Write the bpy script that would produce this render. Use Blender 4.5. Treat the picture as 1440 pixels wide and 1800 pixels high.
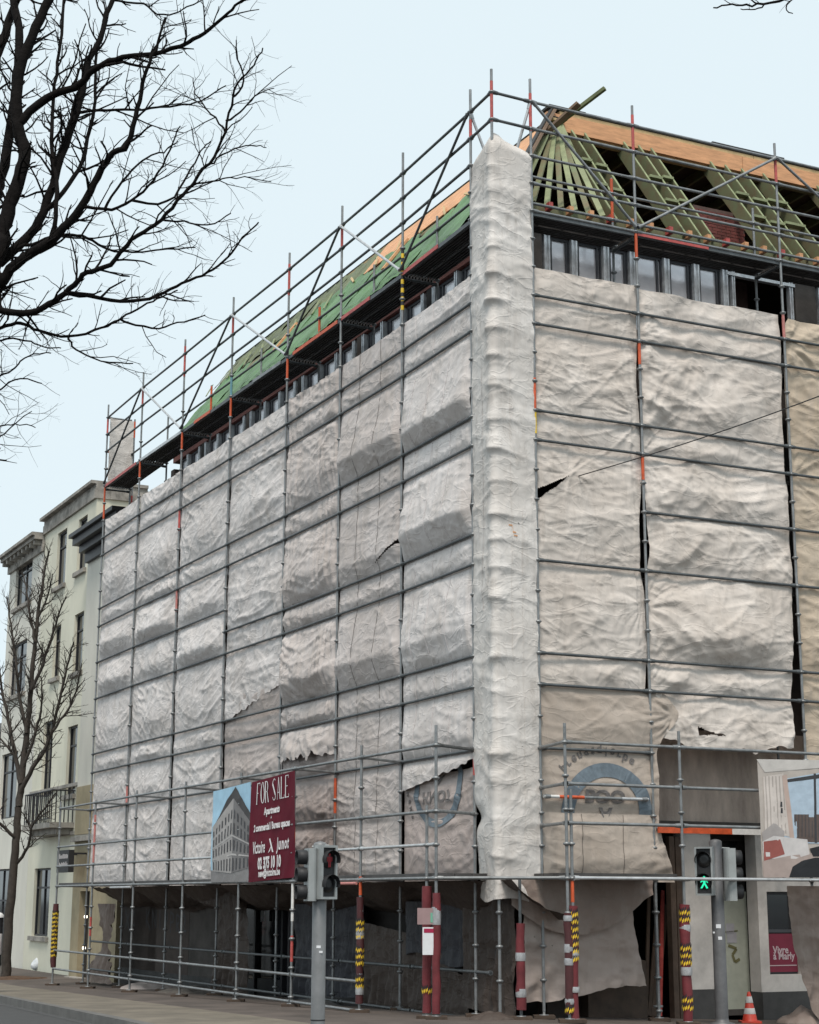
import bpy, math, random
import numpy as np
from mathutils import Vector, Matrix, noise as mnoise

# ------------------------------------------------------------------ scene, camera, sky, sun, exposure
SC = bpy.context.scene
for o in list(bpy.data.objects): bpy.data.objects.remove(o)
COL = SC.collection
R = math.radians
H = 1.70                      # eye height above the pavement at the corner
TILT = 13.055
FOC = 2936.8                  # focal length in photo pixels (photo 1440 wide)
cam_d = bpy.data.cameras.new('camera'); cam = bpy.data.objects.new('camera', cam_d); COL.objects.link(cam)
cam_d.sensor_fit = 'HORIZONTAL'; cam_d.sensor_width = 36.0; cam_d.lens = 36.0*FOC/1440.0
cam_d.clip_start = 0.1; cam_d.clip_end = 3000
cam.matrix_world = Matrix.Translation((0, 0, H)) @ Matrix.Rotation(R(90+TILT), 4, 'X') @ Matrix.Rotation(R(0.14), 4, 'Z')
SC.camera = cam

W = bpy.data.worlds.new('World'); SC.world = W; W.use_nodes = True
nt = W.node_tree; nt.nodes.clear()
out = nt.nodes.new('ShaderNodeOutputWorld'); bg = nt.nodes.new('ShaderNodeBackground')
sk = nt.nodes.new('ShaderNodeTexSky'); sk.sky_type = 'NISHITA'; sk.sun_disc = False
sk.sun_elevation = R(60); sk.sun_rotation = R(186); sk.dust_density = 4.0
mx = nt.nodes.new('ShaderNodeMixRGB'); mx.inputs[0].default_value = 0.93      # a closed cloud cover over the clear sky
mx.inputs[2].default_value = (4.4, 5.03, 5.28, 1)
nt.links.new(sk.outputs[0], mx.inputs[1]); nt.links.new(mx.outputs[0], bg.inputs[0])
bg.inputs[1].default_value = 0.1
nt.links.new(bg.outputs[0], out.inputs[0])

sun_d = bpy.data.lights.new('sun', 'SUN'); sun_d.energy = 1.5; sun_d.angle = R(18); sun_d.color = (1.0, 0.93, 0.85)
sun = bpy.data.objects.new('sun', sun_d); COL.objects.link(sun)
sd = Vector((-0.10*math.cos(R(60)), -0.995*math.cos(R(60)), math.sin(R(60))))
sun.rotation_euler = sd.to_track_quat('Z', 'Y').to_euler()
sun.location = (0, -10, 40)

SC.view_settings.view_transform = 'Standard'; SC.view_settings.look = 'None'
SC.view_settings.gamma = 1.0; SC.view_settings.use_curve_mapping = False
SC.view_settings.exposure = 0.90

random.seed(7)
RNG = np.random.default_rng(5)

# ------------------------------------------------------------------ helpers
BASE = {}
def tag(o, label=None, cat=None, group=None, kind=None):
    if label: o['label'] = label
    if cat: o['category'] = cat
    if group: o['group'] = group
    if kind: o['kind'] = kind
    return o
def thing(name, label, cat, loc=(0, 0, 0), group=None):
    o = bpy.data.objects.new(name, None); COL.objects.link(o); o.location = loc
    o.empty_display_size = 0.2
    BASE[o.name] = Vector(loc)
    return tag(o, label, cat, group)
class MB:
    """collects geometry in world coordinates and links it as one mesh object"""
    def __init__(s): s.v = []; s.f = []; s.m = []; s.sm = []; s.cur = 0
    def add(s, vs, fs, smooth=False):
        n = len(s.v); s.v += [tuple(p) for p in vs]
        for f in fs: s.f.append(tuple(i+n for i in f)); s.m.append(s.cur); s.sm.append(smooth)
        return s
    def tube(s, a, b, r=0.0242, r2=None, n=8, cap=True):
        a = Vector(a); b = Vector(b); r2 = r if r2 is None else r2
        d = (b-a)
        if d.length < 1e-6: return s
        d.normalize(); x = d.orthogonal().normalized(); y = d.cross(x)
        vs = []
        for p, rr in ((a, r), (b, r2)):
            for i in range(n):
                t = 2*math.pi*i/n; vs.append(p+(x*math.cos(t)+y*math.sin(t))*rr)
        s.add(vs, [(i, (i+1) % n, n+(i+1) % n, n+i) for i in range(n)], True)
        if cap: s.add(vs, [tuple(range(n-1, -1, -1)), tuple(range(n, 2*n))])
        return s
    def path(s, pts, rad, n=5, cap=True):
        pts = [Vector(p) for p in pts]; k = len(pts)
        if not hasattr(rad, '__len__'): rad = [rad]*k
        vs = []; px = None
        for i, p in enumerate(pts):
            d = (pts[min(i+1, k-1)]-pts[max(i-1, 0)])
            if d.length < 1e-9: d = Vector((0, 0, 1))
            d.normalize()
            x = d.orthogonal().normalized() if px is None else (px-d*px.dot(d))
            if x.length < 1e-5: x = d.orthogonal()
            x.normalize(); px = x; y = d.cross(x)
            for j in range(n):
                t = 2*math.pi*j/n; vs.append(p+(x*math.cos(t)+y*math.sin(t))*rad[i])
        fs = [(i*n+j, i*n+(j+1) % n, (i+1)*n+(j+1) % n, (i+1)*n+j) for i in range(k-1) for j in range(n)]
        s.add(vs, fs, True)
        if cap: s.add(vs, [tuple(range(n-1, -1, -1)), tuple(range((k-1)*n, k*n))])
        return s
    def box(s, o, x, y, z):
        """box from corner o with edge vectors x, y, z"""
        o = Vector(o); x = Vector(x); y = Vector(y); z = Vector(z)
        if x.cross(y).dot(z) < 0: x, y = y, x
        vs = [o, o+x, o+x+y, o+y, o+z, o+x+z, o+x+y+z, o+y+z]
        return s.add(vs, [(3, 2, 1, 0), (4, 5, 6, 7), (0, 1, 5, 4), (1, 2, 6, 5), (2, 3, 7, 6), (3, 0, 4, 7)])
    def bar(s, a, b, w, h, up=(0, 0, 1)):
        """rectangular bar along a-b, w across, h along up"""
        a = Vector(a); b = Vector(b); d = (b-a).normalized(); u = Vector(up); u = (u-d*u.dot(d)).normalized(); x = d.cross(u)
        return s.box(a-x*w/2-u*h/2, x*w, u*h, b-a)
    def poly(s, pts): return s.add(pts, [tuple(range(len(pts)))])
    def prism(s, pts, ex):
        ex = Vector(ex); n = len(pts); pts = [Vector(p) for p in pts]
        vs = pts+[p+ex for p in pts]
        return s.add(vs, [tuple(range(n-1, -1, -1)), tuple(range(n, 2*n))]+[(i, (i+1) % n, n+(i+1) % n, n+i) for i in range(n)])
    def lathe(s, c, prof, n=16, axis=(0, 0, 1)):
        ax = Vector(axis).normalized(); x = ax.orthogonal().normalized(); y = ax.cross(x); c = Vector(c); vs = []
        for r, h in prof:
            for j in range(n):
                t = 2*math.pi*j/n; vs.append(c+ax*h+(x*math.cos(t)+y*math.sin(t))*r)
        k = len(prof)
        s.add(vs, [(i*n+j, i*n+(j+1) % n, (i+1)*n+(j+1) % n, (i+1)*n+j) for i in range(k-1) for j in range(n)], True)
        s.add(vs, [tuple(range(n-1, -1, -1)), tuple(range((k-1)*n, k*n))])
        return s
    def build(s, name, mats, parent=None, base=None):
        me = bpy.data.meshes.new(name)
        if parent is not None:
            b = BASE[parent.name]
        else: b = Vector(base) if base is not None else Vector((0, 0, 0))
        me.from_pydata([(p[0]-b.x, p[1]-b.y, p[2]-b.z) for p in s.v], [], s.f)
        if not isinstance(mats, (list, tuple)): mats = [mats]
        for m in mats: me.materials.append(m)
        me.polygons.foreach_set('material_index', s.m); me.polygons.foreach_set('use_smooth', s.sm)
        me.update()
        return link(name, me, parent, b)
def link(name, me, parent, b):
    o = bpy.data.objects.new(name, me); COL.objects.link(o)
    if parent is not None:
        o.parent = parent; BASE[o.name] = b
    else:
        o.location = b; BASE[o.name] = Vector(b)
    return o
def grid_obj(name, P, mat, parent=None, base=None, mask=None, smooth=True):
    """P: (rows, cols, 3) numpy grid -> one mesh; mask (rows-1, cols-1) True = keep face"""
    r, c = P.shape[:2]
    if parent is not None: b = BASE[parent.name]
    else: b = Vector(base) if base is not None else Vector(P.reshape(-1, 3).mean(0))
    idx = np.arange(r*c).reshape(r, c)
    q = np.stack([idx[:-1, :-1], idx[:-1, 1:], idx[1:, 1:], idx[1:, :-1]], -1)
    q = q[mask] if mask is not None else q.reshape(-1, 4)
    used = np.unique(q); remap = np.zeros(r*c, int); remap[used] = np.arange(len(used)); q = remap[q]
    V = P.reshape(-1, 3)[used]-np.array(b)
    me = bpy.data.meshes.new(name)
    me.vertices.add(len(V)); me.vertices.foreach_set('co', V.astype(np.float32).ravel())
    me.loops.add(len(q)*4); me.loops.foreach_set('vertex_index', q.astype(np.int32).ravel())
    me.polygons.add(len(q)); me.polygons.foreach_set('loop_start', np.arange(0, len(q)*4, 4, dtype=np.int32))
    me.polygons.foreach_set('use_smooth', np.full(len(q), smooth))
    me.materials.append(mat); me.update(calc_edges=True); me.validate()
    return link(name, me, parent, b)

# noise in numpy ---------------------------------------------------
def _h(ix, iy, s):
    h = (ix.astype(np.int64)*374761393+iy.astype(np.int64)*668265263+s*1442695041) & 0xffffffff
    h = ((h ^ (h >> 13))*1274126177) & 0xffffffff
    return ((h ^ (h >> 16)) & 0xffff)/65535.0*2*math.pi
def pn(x, y, s=0):
    x, y = np.broadcast_arrays(np.asarray(x, float), np.asarray(y, float))
    ix = np.floor(x); iy = np.floor(y); fx = x-ix; fy = y-iy
    u = fx**3*(fx*(fx*6-15)+10); v = fy**3*(fy*(fy*6-15)+10)
    def g(a, b):
        t = _h(ix+a, iy+b, s); return np.cos(t)*(fx-a)+np.sin(t)*(fy-b)
    return ((1-u)*(1-v)*g(0, 0)+u*(1-v)*g(1, 0)+(1-u)*v*g(0, 1)+u*v*g(1, 1))*1.5
def fbm(x, y, s=0, o=3):
    r = 0; a = 1
    for i in range(o): r = r+a*pn(x*2**i, y*2**i, s+i*17); a *= .5
    return r
def ridge(x, y, s=0, o=3):
    r = 0; a = 1
    for i in range(o): r = r+a*(0.5-np.abs(pn(x*2**i+.3*i, y*2**i, s+i*31))*1.6); a *= .5
    return r
def crease(x, y, s=0, w=.2):
    a = pn(x, y, s); b = np.clip(pn(x*.6+7.1, y*.6-3.3, s+71)*2.2+.35, 0, 1)
    return np.exp(-(a/w)**2)*b
def sstep(a, b, x): t = np.clip((x-a)/(b-a), 0, 1); return t*t*(3-2*t)

# camera rays: used to read real positions off the photograph ----------
TT = math.tan(R(TILT)); CT = math.cos(R(TILT)); ST = math.sin(R(TILT))
def ray(px, py):
    """direction with y = 1"""
    a = (px-720)/FOC; b = (900-py)/FOC
    dy = CT-b*ST; dz = ST+b*CT
    return Vector((a/dy, 1, dz/dy))
def at(px, py, Y): return Vector((0, 0, H))+ray(px, py)*Y
def gh(x, y): return -0.024*min(max(0.0, y-24.5), 20.5)-0.04*min(max(0.0, x-2.0), 4.0)
def ground_at(px, py):
    d = ray(px, py); Y = 20
    for _ in range(60): Y = (gh(d.x*Y, Y)-H)/d.z
    return Vector((0, 0, H))+d*Y

# ------------------------------------------------------------------ materials
def mat(name, col, rough=.7, metal=0.0, var=0.0, vs=3.0, bump=0.0, bs=20.0, bd=.01, streak=0.0, col2=None, spec=None):
    m = bpy.data.materials.new(name); m.use_nodes = True; t = m.node_tree; b = t.nodes['Principled BSDF']
    b.inputs['Base Color'].default_value = (*col, 1); b.inputs['Roughness'].default_value = rough; b.inputs['Metallic'].default_value = metal
    if spec is not None: b.inputs['Specular IOR Level'].default_value = spec
    tc = t.nodes.new('ShaderNodeNewGeometry')
    if var > 0 or col2:
        n = t.nodes.new('ShaderNodeTexNoise'); n.inputs['Scale'].default_value = vs; n.inputs['Detail'].default_value = 6; n.inputs['Roughness'].default_value = .65
        if streak:
            mp = t.nodes.new('ShaderNodeMapping'); mp.inputs['Scale'].default_value = (1, 1, streak); t.links.new(tc.outputs['Position'], mp.inputs[0]); t.links.new(mp.outputs[0], n.inputs['Vector'])
        else: t.links.new(tc.outputs['Position'], n.inputs['Vector'])
        rp = t.nodes.new('ShaderNodeValToRGB'); rp.color_ramp.elements[0].position = .32; rp.color_ramp.elements[1].position = .68
        c2 = col2 or tuple(c*(1-var) for c in col)
        rp.color_ramp.elements[0].color = (*c2, 1); rp.color_ramp.elements[1].color = (*[min(1, c*(1+var*.35)) for c in col], 1)
        t.links.new(n.outputs[0], rp.inputs[0]); t.links.new(rp.outputs[0], b.inputs['Base Color'])
    if bump > 0:
        n2 = t.nodes.new('ShaderNodeTexNoise'); n2.inputs['Scale'].default_value = bs; n2.inputs['Detail'].default_value = 5
        t.links.new(tc.outputs['Position'], n2.inputs['Vector'])
        bp = t.nodes.new('ShaderNodeBump'); bp.inputs['Strength'].default_value = bump; bp.inputs['Distance'].default_value = bd
        t.links.new(n2.outputs[0], bp.inputs['Height']); t.links.new(bp.outputs[0], b.inputs['Normal'])
    return m
def tarp_mat(name, col, dirt=(0.33, 0.29, 0.255), dirtiness=.62, bump=1.0):
    m = bpy.data.materials.new(name); m.use_nodes = True; t = m.node_tree; b = t.nodes['Principled BSDF']
    b.inputs['Roughness'].default_value = .62; b.inputs['Specular IOR Level'].default_value = .3
    g = t.nodes.new('ShaderNodeNewGeometry'); L = t.links.new
    def nz(scale, det, ty='FBM', mscale=None, ro=.6):
        n = t.nodes.new('ShaderNodeTexNoise'); n.noise_type = ty
        n.inputs['Scale'].default_value = scale; n.inputs['Detail'].default_value = det; n.inputs['Roughness'].default_value = ro
        if mscale:
            mp = t.nodes.new('ShaderNodeMapping'); mp.inputs['Scale'].default_value = mscale; L(g.outputs['Position'], mp.inputs[0]); L(mp.outputs[0], n.inputs['Vector'])
        else: L(g.outputs['Position'], n.inputs['Vector'])
        return n
    def ramp(src, p0, p1, v0, v1):
        r = t.nodes.new('ShaderNodeMapRange'); r.inputs[1].default_value = p0; r.inputs[2].default_value = p1; r.inputs[3].default_value = v0; r.inputs[4].default_value = v1
        L(src, r.inputs[0]); return r.outputs[0]
    def mix(f, a, bcol, mode='MIX'):
        x = t.nodes.new('ShaderNodeMixRGB'); x.blend_type = mode
        if isinstance(f, float): x.inputs[0].default_value = f
        else: L(f, x.inputs[0])
        for i, c in ((1, a), (2, bcol)):
            if isinstance(c, tuple): x.inputs[i].default_value = (*c, 1)
            else: L(c, x.inputs[i])
        return x.outputs[0]
    broad = nz(.9, 4); stain = nz(2.6, 7, mscale=(1, 1, .45), ro=.7); streak = nz(7, 5, mscale=(1, 1, .12)); speck = nz(5.5, 3)
    c = mix(ramp(broad.outputs[0], .35, .65, 0, 1), col, tuple(x*y for x, y in zip(col, (.84, .82, .80))))
    mott = nz(9, 6, ro=.7); c = mix(ramp(mott.outputs[0], .45, .75, 0, .35), c, tuple(x*.72 for x in col))
    c = mix(ramp(stain.outputs[0], .52, .78, 0, dirtiness), c, dirt)
    c = mix(ramp(streak.outputs[0], .54, .78, 0, dirtiness*.7), c, dirt)
    c = mix(ramp(speck.outputs[0], .745, .765, 0, .75), c, (.05, .045, .04))
    L(c, b.inputs['Base Color'])
    def lines(scale, ms, wd, seedv):
        n = nz(scale, 2.5, mscale=ms, ro=.5); n.inputs['Distortion'].default_value = .6
        a = t.nodes.new('ShaderNodeMath'); a.operation = 'SUBTRACT'; a.inputs[1].default_value = .5+seedv; L(n.outputs[0], a.inputs[0])
        b_ = t.nodes.new('ShaderNodeMath'); b_.operation = 'ABSOLUTE'; L(a.outputs[0], b_.inputs[0])
        r = t.nodes.new('ShaderNodeMapRange'); r.interpolation_type = 'SMOOTHSTEP'; r.inputs[1].default_value = 0; r.inputs[2].default_value = wd; r.inputs[3].default_value = 1; r.inputs[4].default_value = 0
        L(b_.outputs[0], r.inputs[0]); return r.outputs[0]
    prev = None
    for (h, st, ds) in ((lines(1.5, (1, 1, 2.0), .045, 0.0), bump*.50, .010), (lines(2.6, (1.2, 1.2, 1.5), .05, .03), bump*.34, .008), (lines(2.0, (1.6, 1.6, .5), .045, -.02), bump*.28, .008), (nz(22, 4).outputs[0], bump*.30, .008)):
        bp = t.nodes.new('ShaderNodeBump'); bp.inputs['Strength'].default_value = min(1, st); bp.inputs['Distance'].default_value = ds
        L(h, bp.inputs['Height'])
        if prev: L(prev, bp.inputs['Normal'])
        prev = bp.outputs[0]
    L(prev, b.inputs['Normal'])
    return m
M = {}
M['tarp_cool'] = tarp_mat('tarp_cool', (.675, .635, .62), bump=0.75)
M['tarp_grey'] = tarp_mat('tarp_grey', (.56, .51, .49), bump=0.75)
M['tarp_taupe'] = tarp_mat('tarp_taupe', (.50, .44, .415), bump=0.6)
M['tarp_white'] = tarp_mat('tarp_white', (.70, .665, .635), bump=0.7)
M['tarp_warm'] = tarp_mat('tarp_warm', (.66, .60, .55), bump=0.6)
M['tarp_sand'] = tarp_mat('tarp_sand', (.54, .45, .35), bump=0.6)
M['tarp_beige'] = tarp_mat('tarp_beige', (.46, .395, .34), bump=0.45)
M['tarp_rose'] = tarp_mat('tarp_rose', (.47, .40, .375), bump=0.6)
M['tarp_brown'] = tarp_mat('tarp_brown', (.29, .23, .20), bump=0.5)
M['tarp_hang'] = tarp_mat('tarp_hang', (.42, .35, .315), bump=.4)
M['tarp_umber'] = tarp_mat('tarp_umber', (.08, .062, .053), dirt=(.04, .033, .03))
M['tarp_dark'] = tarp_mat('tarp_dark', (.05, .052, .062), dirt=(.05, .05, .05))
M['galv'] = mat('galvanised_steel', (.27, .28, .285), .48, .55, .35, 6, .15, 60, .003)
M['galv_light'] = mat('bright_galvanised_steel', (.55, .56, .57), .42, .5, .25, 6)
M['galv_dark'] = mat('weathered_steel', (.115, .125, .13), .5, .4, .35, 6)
M['orange'] = mat('orange_paint', (.62, .10, .03), .5, 0, .35, 9)
M['red'] = mat('faded_red_paint', (.50, .09, .08), .5, 0, .35, 9)
M['pink'] = mat('faded_pink_paint', (.52, .20, .18), .55, 0, .3, 9)
M['white'] = mat('white_paint', (.74, .73, .71), .5, 0, .2, 9)
M['teal'] = mat('teal_paint', (.12, .28, .33), .5, 0, .2, 9)
M['yellow'] = mat('yellow_tape', (.78, .52, .03), .45, 0, .2, 8)
M['black'] = mat('black_rubber', (.018, .018, .02), .6)
M['silver'] = mat('silver_tape', (.45, .45, .46), .35, .4, .3, 20)
M['maroon_foam'] = mat('maroon_foam', (.16, .022, .028), .62, 0, .35, 5, .2, 30, .01)
M['dark_foam'] = mat('dark_maroon_foam', (.075, .018, .02), .62, 0, .35, 5)
M['deck'] = mat('steel_deck', (.085, .08, .078), .6, .3, .4, 4)
M['timber'] = mat('fresh_orange_timber', (.70, .36, .18), .65, 0, .3, 3, .1, 30, .004, streak=6)
M['timber_pale'] = mat('pale_timber', (.56, .40, .20), .65, 0, .3, 4)
M['timber_green'] = mat('green_treated_timber', (.135, .165, .085), .7, 0, .55, 3.2, .1, 30, .004, col2=(.17, .125, .07))
M['timber_green_pale'] = mat('pale_green_timber', (.265, .30, .16), .65, 0, .3, 4)
M['timber_brown'] = mat('weathered_brown_timber', (.20, .13, .085), .75, 0, .4, 4, .2, 20)
M['timber_dark'] = mat('dark_old_timber', (.075, .05, .035), .75, 0, .4, 4, .2, 20)
M['membrane'] = mat('green_roof_membrane', (.10, .215, .075), .5, 0, .45, 1.3, .25, 6, .03)
M['membrane_olive'] = mat('olive_roof_membrane', (.13, .15, .06), .55, 0, .5, 1.6, .25, 6, .03)
M['felt'] = mat('black_roofing_felt', (.03, .03, .03), .7, 0, .3, 5)
M['brick'] = mat('red_brick', (.15, .035, .028), .75, 0, .5, 2.5, .3, 40, .006)
M['red_brown'] = mat('red_brown_paint', (.20, .06, .045), .7, 0, .4, 3)
M['mortar'] = mat('mortar', (.10, .06, .05), .9, 0, .3, 8)
M['concrete'] = mat('grey_concrete', (.085, .076, .07), .85, 0, .4, 2, .3, 18, .01)
M['plaster_old'] = mat('stained_old_plaster', (.54, .45, .385), .85, 0, .7, 2.4, .5, 14, .02, streak=.35, col2=(.34, .275, .235))
M['plaster_white'] = mat('dirty_white_plaster', (.56, .53, .50), .8, 0, .25, 2.5, .2, 25, .006)
M['plinth'] = mat('dark_plinth', (.06, .06, .06), .8, 0, .3, 4)
M['wall_pink'] = mat('pinkish_render', (.075, .058, .05), .85, 0, .35, 1.8, .3, 16, .01)
M['wall_dark'] = mat('dark_shop_wall', (.03, .026, .025), .85, 0, .4, 2)
M['void'] = mat('dark_interior', (.02, .018, .017), .9)
M['cream'] = mat('cream_render', (.70, .68, .56), .85, 0, .16, .7, .2, 20, .006, streak=.4)
M['cream_white'] = mat('off_white_render', (.69, .67, .60), .85, 0, .16, .7, .2, 20, .006, streak=.4)
M['ochre'] = mat('ochre_render', (.37, .31, .20), .85, 0, .25, 1.5)
M['stone'] = mat('weathered_stone', (.36, .335, .30), .85, 0, .6, 2.2, .3, 12, .02)
M['ink_wood'] = mat('black_painted_wood', (.02, .02, .024), .5, 0, .2, 4)
M['frame_grey'] = mat('dark_window_frame', (.05, .052, .06), .5)
M['stud'] = mat('zinc_stud', (.66, .69, .72), .35, .3, .35, 7)
M['pane'] = mat('filmed_window_pane', (.80, .80, .84), .2, .35, .15, 2.5)
M['glass'] = mat('dark_window_glass', (.02, .022, .025), .08, 0, spec=.6)
M['curtain'] = mat('net_curtain', (.45, .46, .44), .8, 0, .3, 6, streak=.1)
M['asphalt'] = mat('asphalt', (.045, .044, .044), .75, 0, .25, 5, .5, 90, .004)
M['paving'] = mat('brown_pavement', (.10, .08, .068), .85, 0, .45, 1.1, .3, 40, .006)
M['paving_light'] = mat('sandy_pavement_strip', (.165, .142, .11), .85, 0, .4, 1.4, .3, 50, .006)
M['kerb'] = mat('kerb_stone', (.13, .125, .118), .8, 0, .3, 3, .2, 30)
M['soil'] = mat('leafy_soil', (.10, .055, .03), .95, 0, .6, 8, .6, 20, .03)
M['bark'] = mat('dark_bark', (.010, .0085, .008), .9, 0, .45, 9, .6, 22, .02, spec=.1)
M['bark_grey'] = mat('grey_brown_bark', (.05, .04, .032), .85, 0, .45, 9, .5, 22, .02)
M['pole'] = mat('grey_signal_pole', (.20, .205, .21), .5, .2, .25, 4)
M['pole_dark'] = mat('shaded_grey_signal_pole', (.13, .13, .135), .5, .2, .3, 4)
M['signal_case'] = mat('grey_signal_casing', (.33, .35, .35), .5, .1, .2, 5)
M['lens'] = mat('unlit_lens', (.01, .01, .011), .3)
M['maroon'] = mat('maroon_vinyl', (.12, .009, .022), .7, 0, .2, 2, spec=.15)
M['print_white'] = mat('white_print', (.74, .70, .70), .55)
M['paper'] = mat('white_paper', (.72, .73, .75), .6, 0, .08, 8)
M['plastic_bag'] = mat('white_plastic_bag', (.70, .72, .74), .35, 0, .15, 9, .4, 15, .02)
M['cone_red'] = mat('red_cone_plastic', (.58, .055, .03), .45, 0, .2, 6)
M['cone_white'] = mat('cone_reflective_band', (.62, .60, .58), .4, 0, .25, 9)
M['print_blue'] = mat('faded_blue_print', (.15, .19, .225), .7, 0, .35, 5)
M['print_dark'] = mat('faded_dark_print', (.17, .155, .15), .75, 0, .35, 5)
M['graffiti'] = mat('graffiti_paint', (.03, .03, .035), .6)
M['road_paint'] = mat('road_paint', (.55, .53, .49), .7, 0, .35, 6)
M['cord'] = mat('dark_cord', (.10, .095, .09), .8)
M['rubble'] = mat('rubble', (.13, .115, .10), .9, 0, .5, 6, .3, 20)
def emit(name, col, st):
    m = bpy.data.materials.new(name); m.use_nodes = True; b = m.node_tree.nodes['Principled BSDF']
    b.inputs['Base Color'].default_value = (*[c*.3 for c in col], 1); b.inputs['Emission Color'].default_value = (*col, 1); b.inputs['Emission Strength'].default_value = st
    return m
M['lamp_red'] = emit('lit_red_signal', (.55, .01, .03), .03)
M['lamp_green'] = emit('lit_green_signal', (.02, .80, .42), .62)
M['lamp_white'] = emit('lit_white_lamp', (1.0, .9, .75), 1.6)
def flat(name, col): 
    k = 'p_'+name
    if k not in M: M[k] = mat('print_'+name, col, .6, 0, .12, 6)
    return M[k]

# ------------------------------------------------------------------ the two facades: scaffold lines read from the photograph
T = 15.014                    # level of the topmost rail
PL = [Vector(p+(0,)) for p in [(1.04, 26.67), (-.14, 29.20), (-1.38, 31.69), (-2.62, 34.13), (-4.13, 37.0), (-5.64, 39.92), (-7.13, 42.76), (-8.57, 45.63)]]   # street corner -> far end
PC = Vector((1.37, 25.93, 0))
uR = Vector((.9024, .4309, 0)); nR = Vector((.4309, -.9024, 0))
PR = [Vector((2.05, 26.28, 0)), Vector((3.92, 27.18, 0)), Vector((6.72, 28.51, 0))]; PR.append(PR[2]+uR*3.07)
uL = (PL[7]-PL[0]).normalized(); nL = Vector((-uL.y, uL.x, 0)); 
if nL.x > 0: nL = -nL
UP = Vector((0, 0, 1))
def Lp(s, d, z): p = PL[0]+uL*s+nL*d; return Vector((p.x, p.y, z))
def Rp(s, d, z): p = PR[0]+uR*s+nR*d; return Vector((p.x, p.y, z))
def hit(px, py, org, u, n, d):
    """pixel ray on the vertical plane at offset d: returns (s, z)"""
    r = ray(px, py); o = org+n*d
    Y = (o.x*n.x+o.y*n.y)/(r.x*n.x+r.y*n.y)
    p = Vector((0, 0, H))+r*Y
    return ((p-o).x*u.x+(p-o).y*u.y, p.z)
def hL(px, py, d): return hit(px, py, PL[0], uL, nL, d)
def hR(px, py, d): return hit(px, py, PR[0], uR, nR, d)
def gz(p): return gh(p.x, p.y)

# ------------------------------------------------------------------ ground
def strip_ground(name, P, m, kind='structure'):
    o = grid_obj(name, P, m, base=(0, 0, 0)); tag(o, kind=kind); return o
def ground_sheet():
    xs = np.linspace(-1, 1, 61); xs = np.sign(xs)*np.abs(xs)**2*900
    ys = np.concatenate([np.linspace(-600, -12, 16), np.linspace(0, 70, 36), np.linspace(90, 1500, 14)])
    X, Y = np.meshgrid(xs, ys)
    Z = np.vectorize(gh)(X, Y)-.14
    return strip_ground('road', np.stack([X, Y, Z], -1), M['asphalt'])
ground_sheet()
KD0 = 5.35
def KD(s): return max(3.2, KD0-.088*max(0, s))      # kerb distance from the scaffold line on the left street
KR = 6.0                     # and on the right street
# pavement: L-shaped sheet with rounded corner, real step down to the road
def pavement():
    cx = None
    rows = []
    ss = np.concatenate([np.linspace(60, 0, 42)])
    path = []                 # (kerb point, inner point)
    for s in ss: path.append((Lp(s, KD(s), 0), Lp(s, -1.0, 0)))
    # corner arc between both kerbs
    def isec(d1, d2):
        a = PL[0]+nL*d1; b = PR[0]+nR*d2
        det = uL.x*(-uR.y)+uR.x*uL.y
        r = b-a; t = (r.x*(-uR.y)+uR.x*r.y)/det
        return a+uL*t
    K = isec(KD0, KR); I = isec(-1.0, -1.0)
    r = 2.2; cc = K+uL*r+uR*r
    a0 = nL; 
    for k in range(13):
        t = k/12*math.pi/2
        p = cc+(-uR*math.cos(t)-uL*math.sin(t))*r
        path.append((p, I))
    for s in np.linspace(2.6, 60, 36): path.append((Rp(s, KR, 0), Rp(s, -1.0, 0)))
    return path
pv = pavement()
def pave_grid(f0, f1, lift, n=8):
    G = []
    for k, i in pv:
        row = []
        for j in range(n+1):
            f = f0+(f1-f0)*j/n; p = k.lerp(i, f); row.append((p.x, p.y, gz(p)+lift))
        G.append(row)
    return np.array(G)
def edge_face(f, z0, z1, name, m):
    G = []
    for k, i in pv:
        p = k.lerp(i, f); G.append([(p.x, p.y, gz(p)+z0), (p.x, p.y, gz(p)+z1)])
    return np.array(G)
strip_ground('pavement', pave_grid(.36, 1.0, 0.0), M['paving'])
strip_ground('pavement', pave_grid(.028, .36, 0.0, 4), M['paving_light'])
kb = MB()
for (k0, i0), (k1, i1) in zip(pv, pv[1:]):
    a0 = k0; b0 = k0.lerp(i0, .028); a1 = k1; b1 = k1.lerp(i1, .028)
    za, zb = gz(a0), gz(a1)
    q = [Vector((a0.x, a0.y, za-.14)), Vector((a1.x, a1.y, zb-.14)), Vector((a1.x, a1.y, zb+.005)), Vector((a0.x, a0.y, za+.005)), Vector((b1.x, b1.y, zb+.005)), Vector((b0.x, b0.y, za+.005)), Vector((b1.x, b1.y, zb-.14)), Vector((b0.x, b0.y, za-.14))]
    kb.add(q, [(0, 1, 2, 3), (3, 2, 4, 5), (5, 4, 6, 7)])
tag(kb.build('kerb', M['kerb']), kind='structure')
# gutter line
gt = MB()
for (k0, i0), (k1, i1) in zip(pv, pv[1:]):
    d0 = (k0-i0).normalized(); d1 = (k1-i1).normalized()
    gt.poly([Vector((p.x, p.y, gh(p.x, p.y)-.136)) for p in (k0, k1, k1+d1*.16, k0+d0*.16)])
tag(gt.build('gutter', M['plinth']), kind='structure')
# painted road marking, lower left
a = [ground_at(168, 1794), ground_at(228, 1797), ground_at(262, 1806), ground_at(190, 1806)]
mk = MB(); mk.poly([Vector((p.x, p.y, gh(p.x, p.y)-.134)) for p in a])
tag(mk.build('road_marking', M['road_paint']), kind='structure')

exec_order = []
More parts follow.
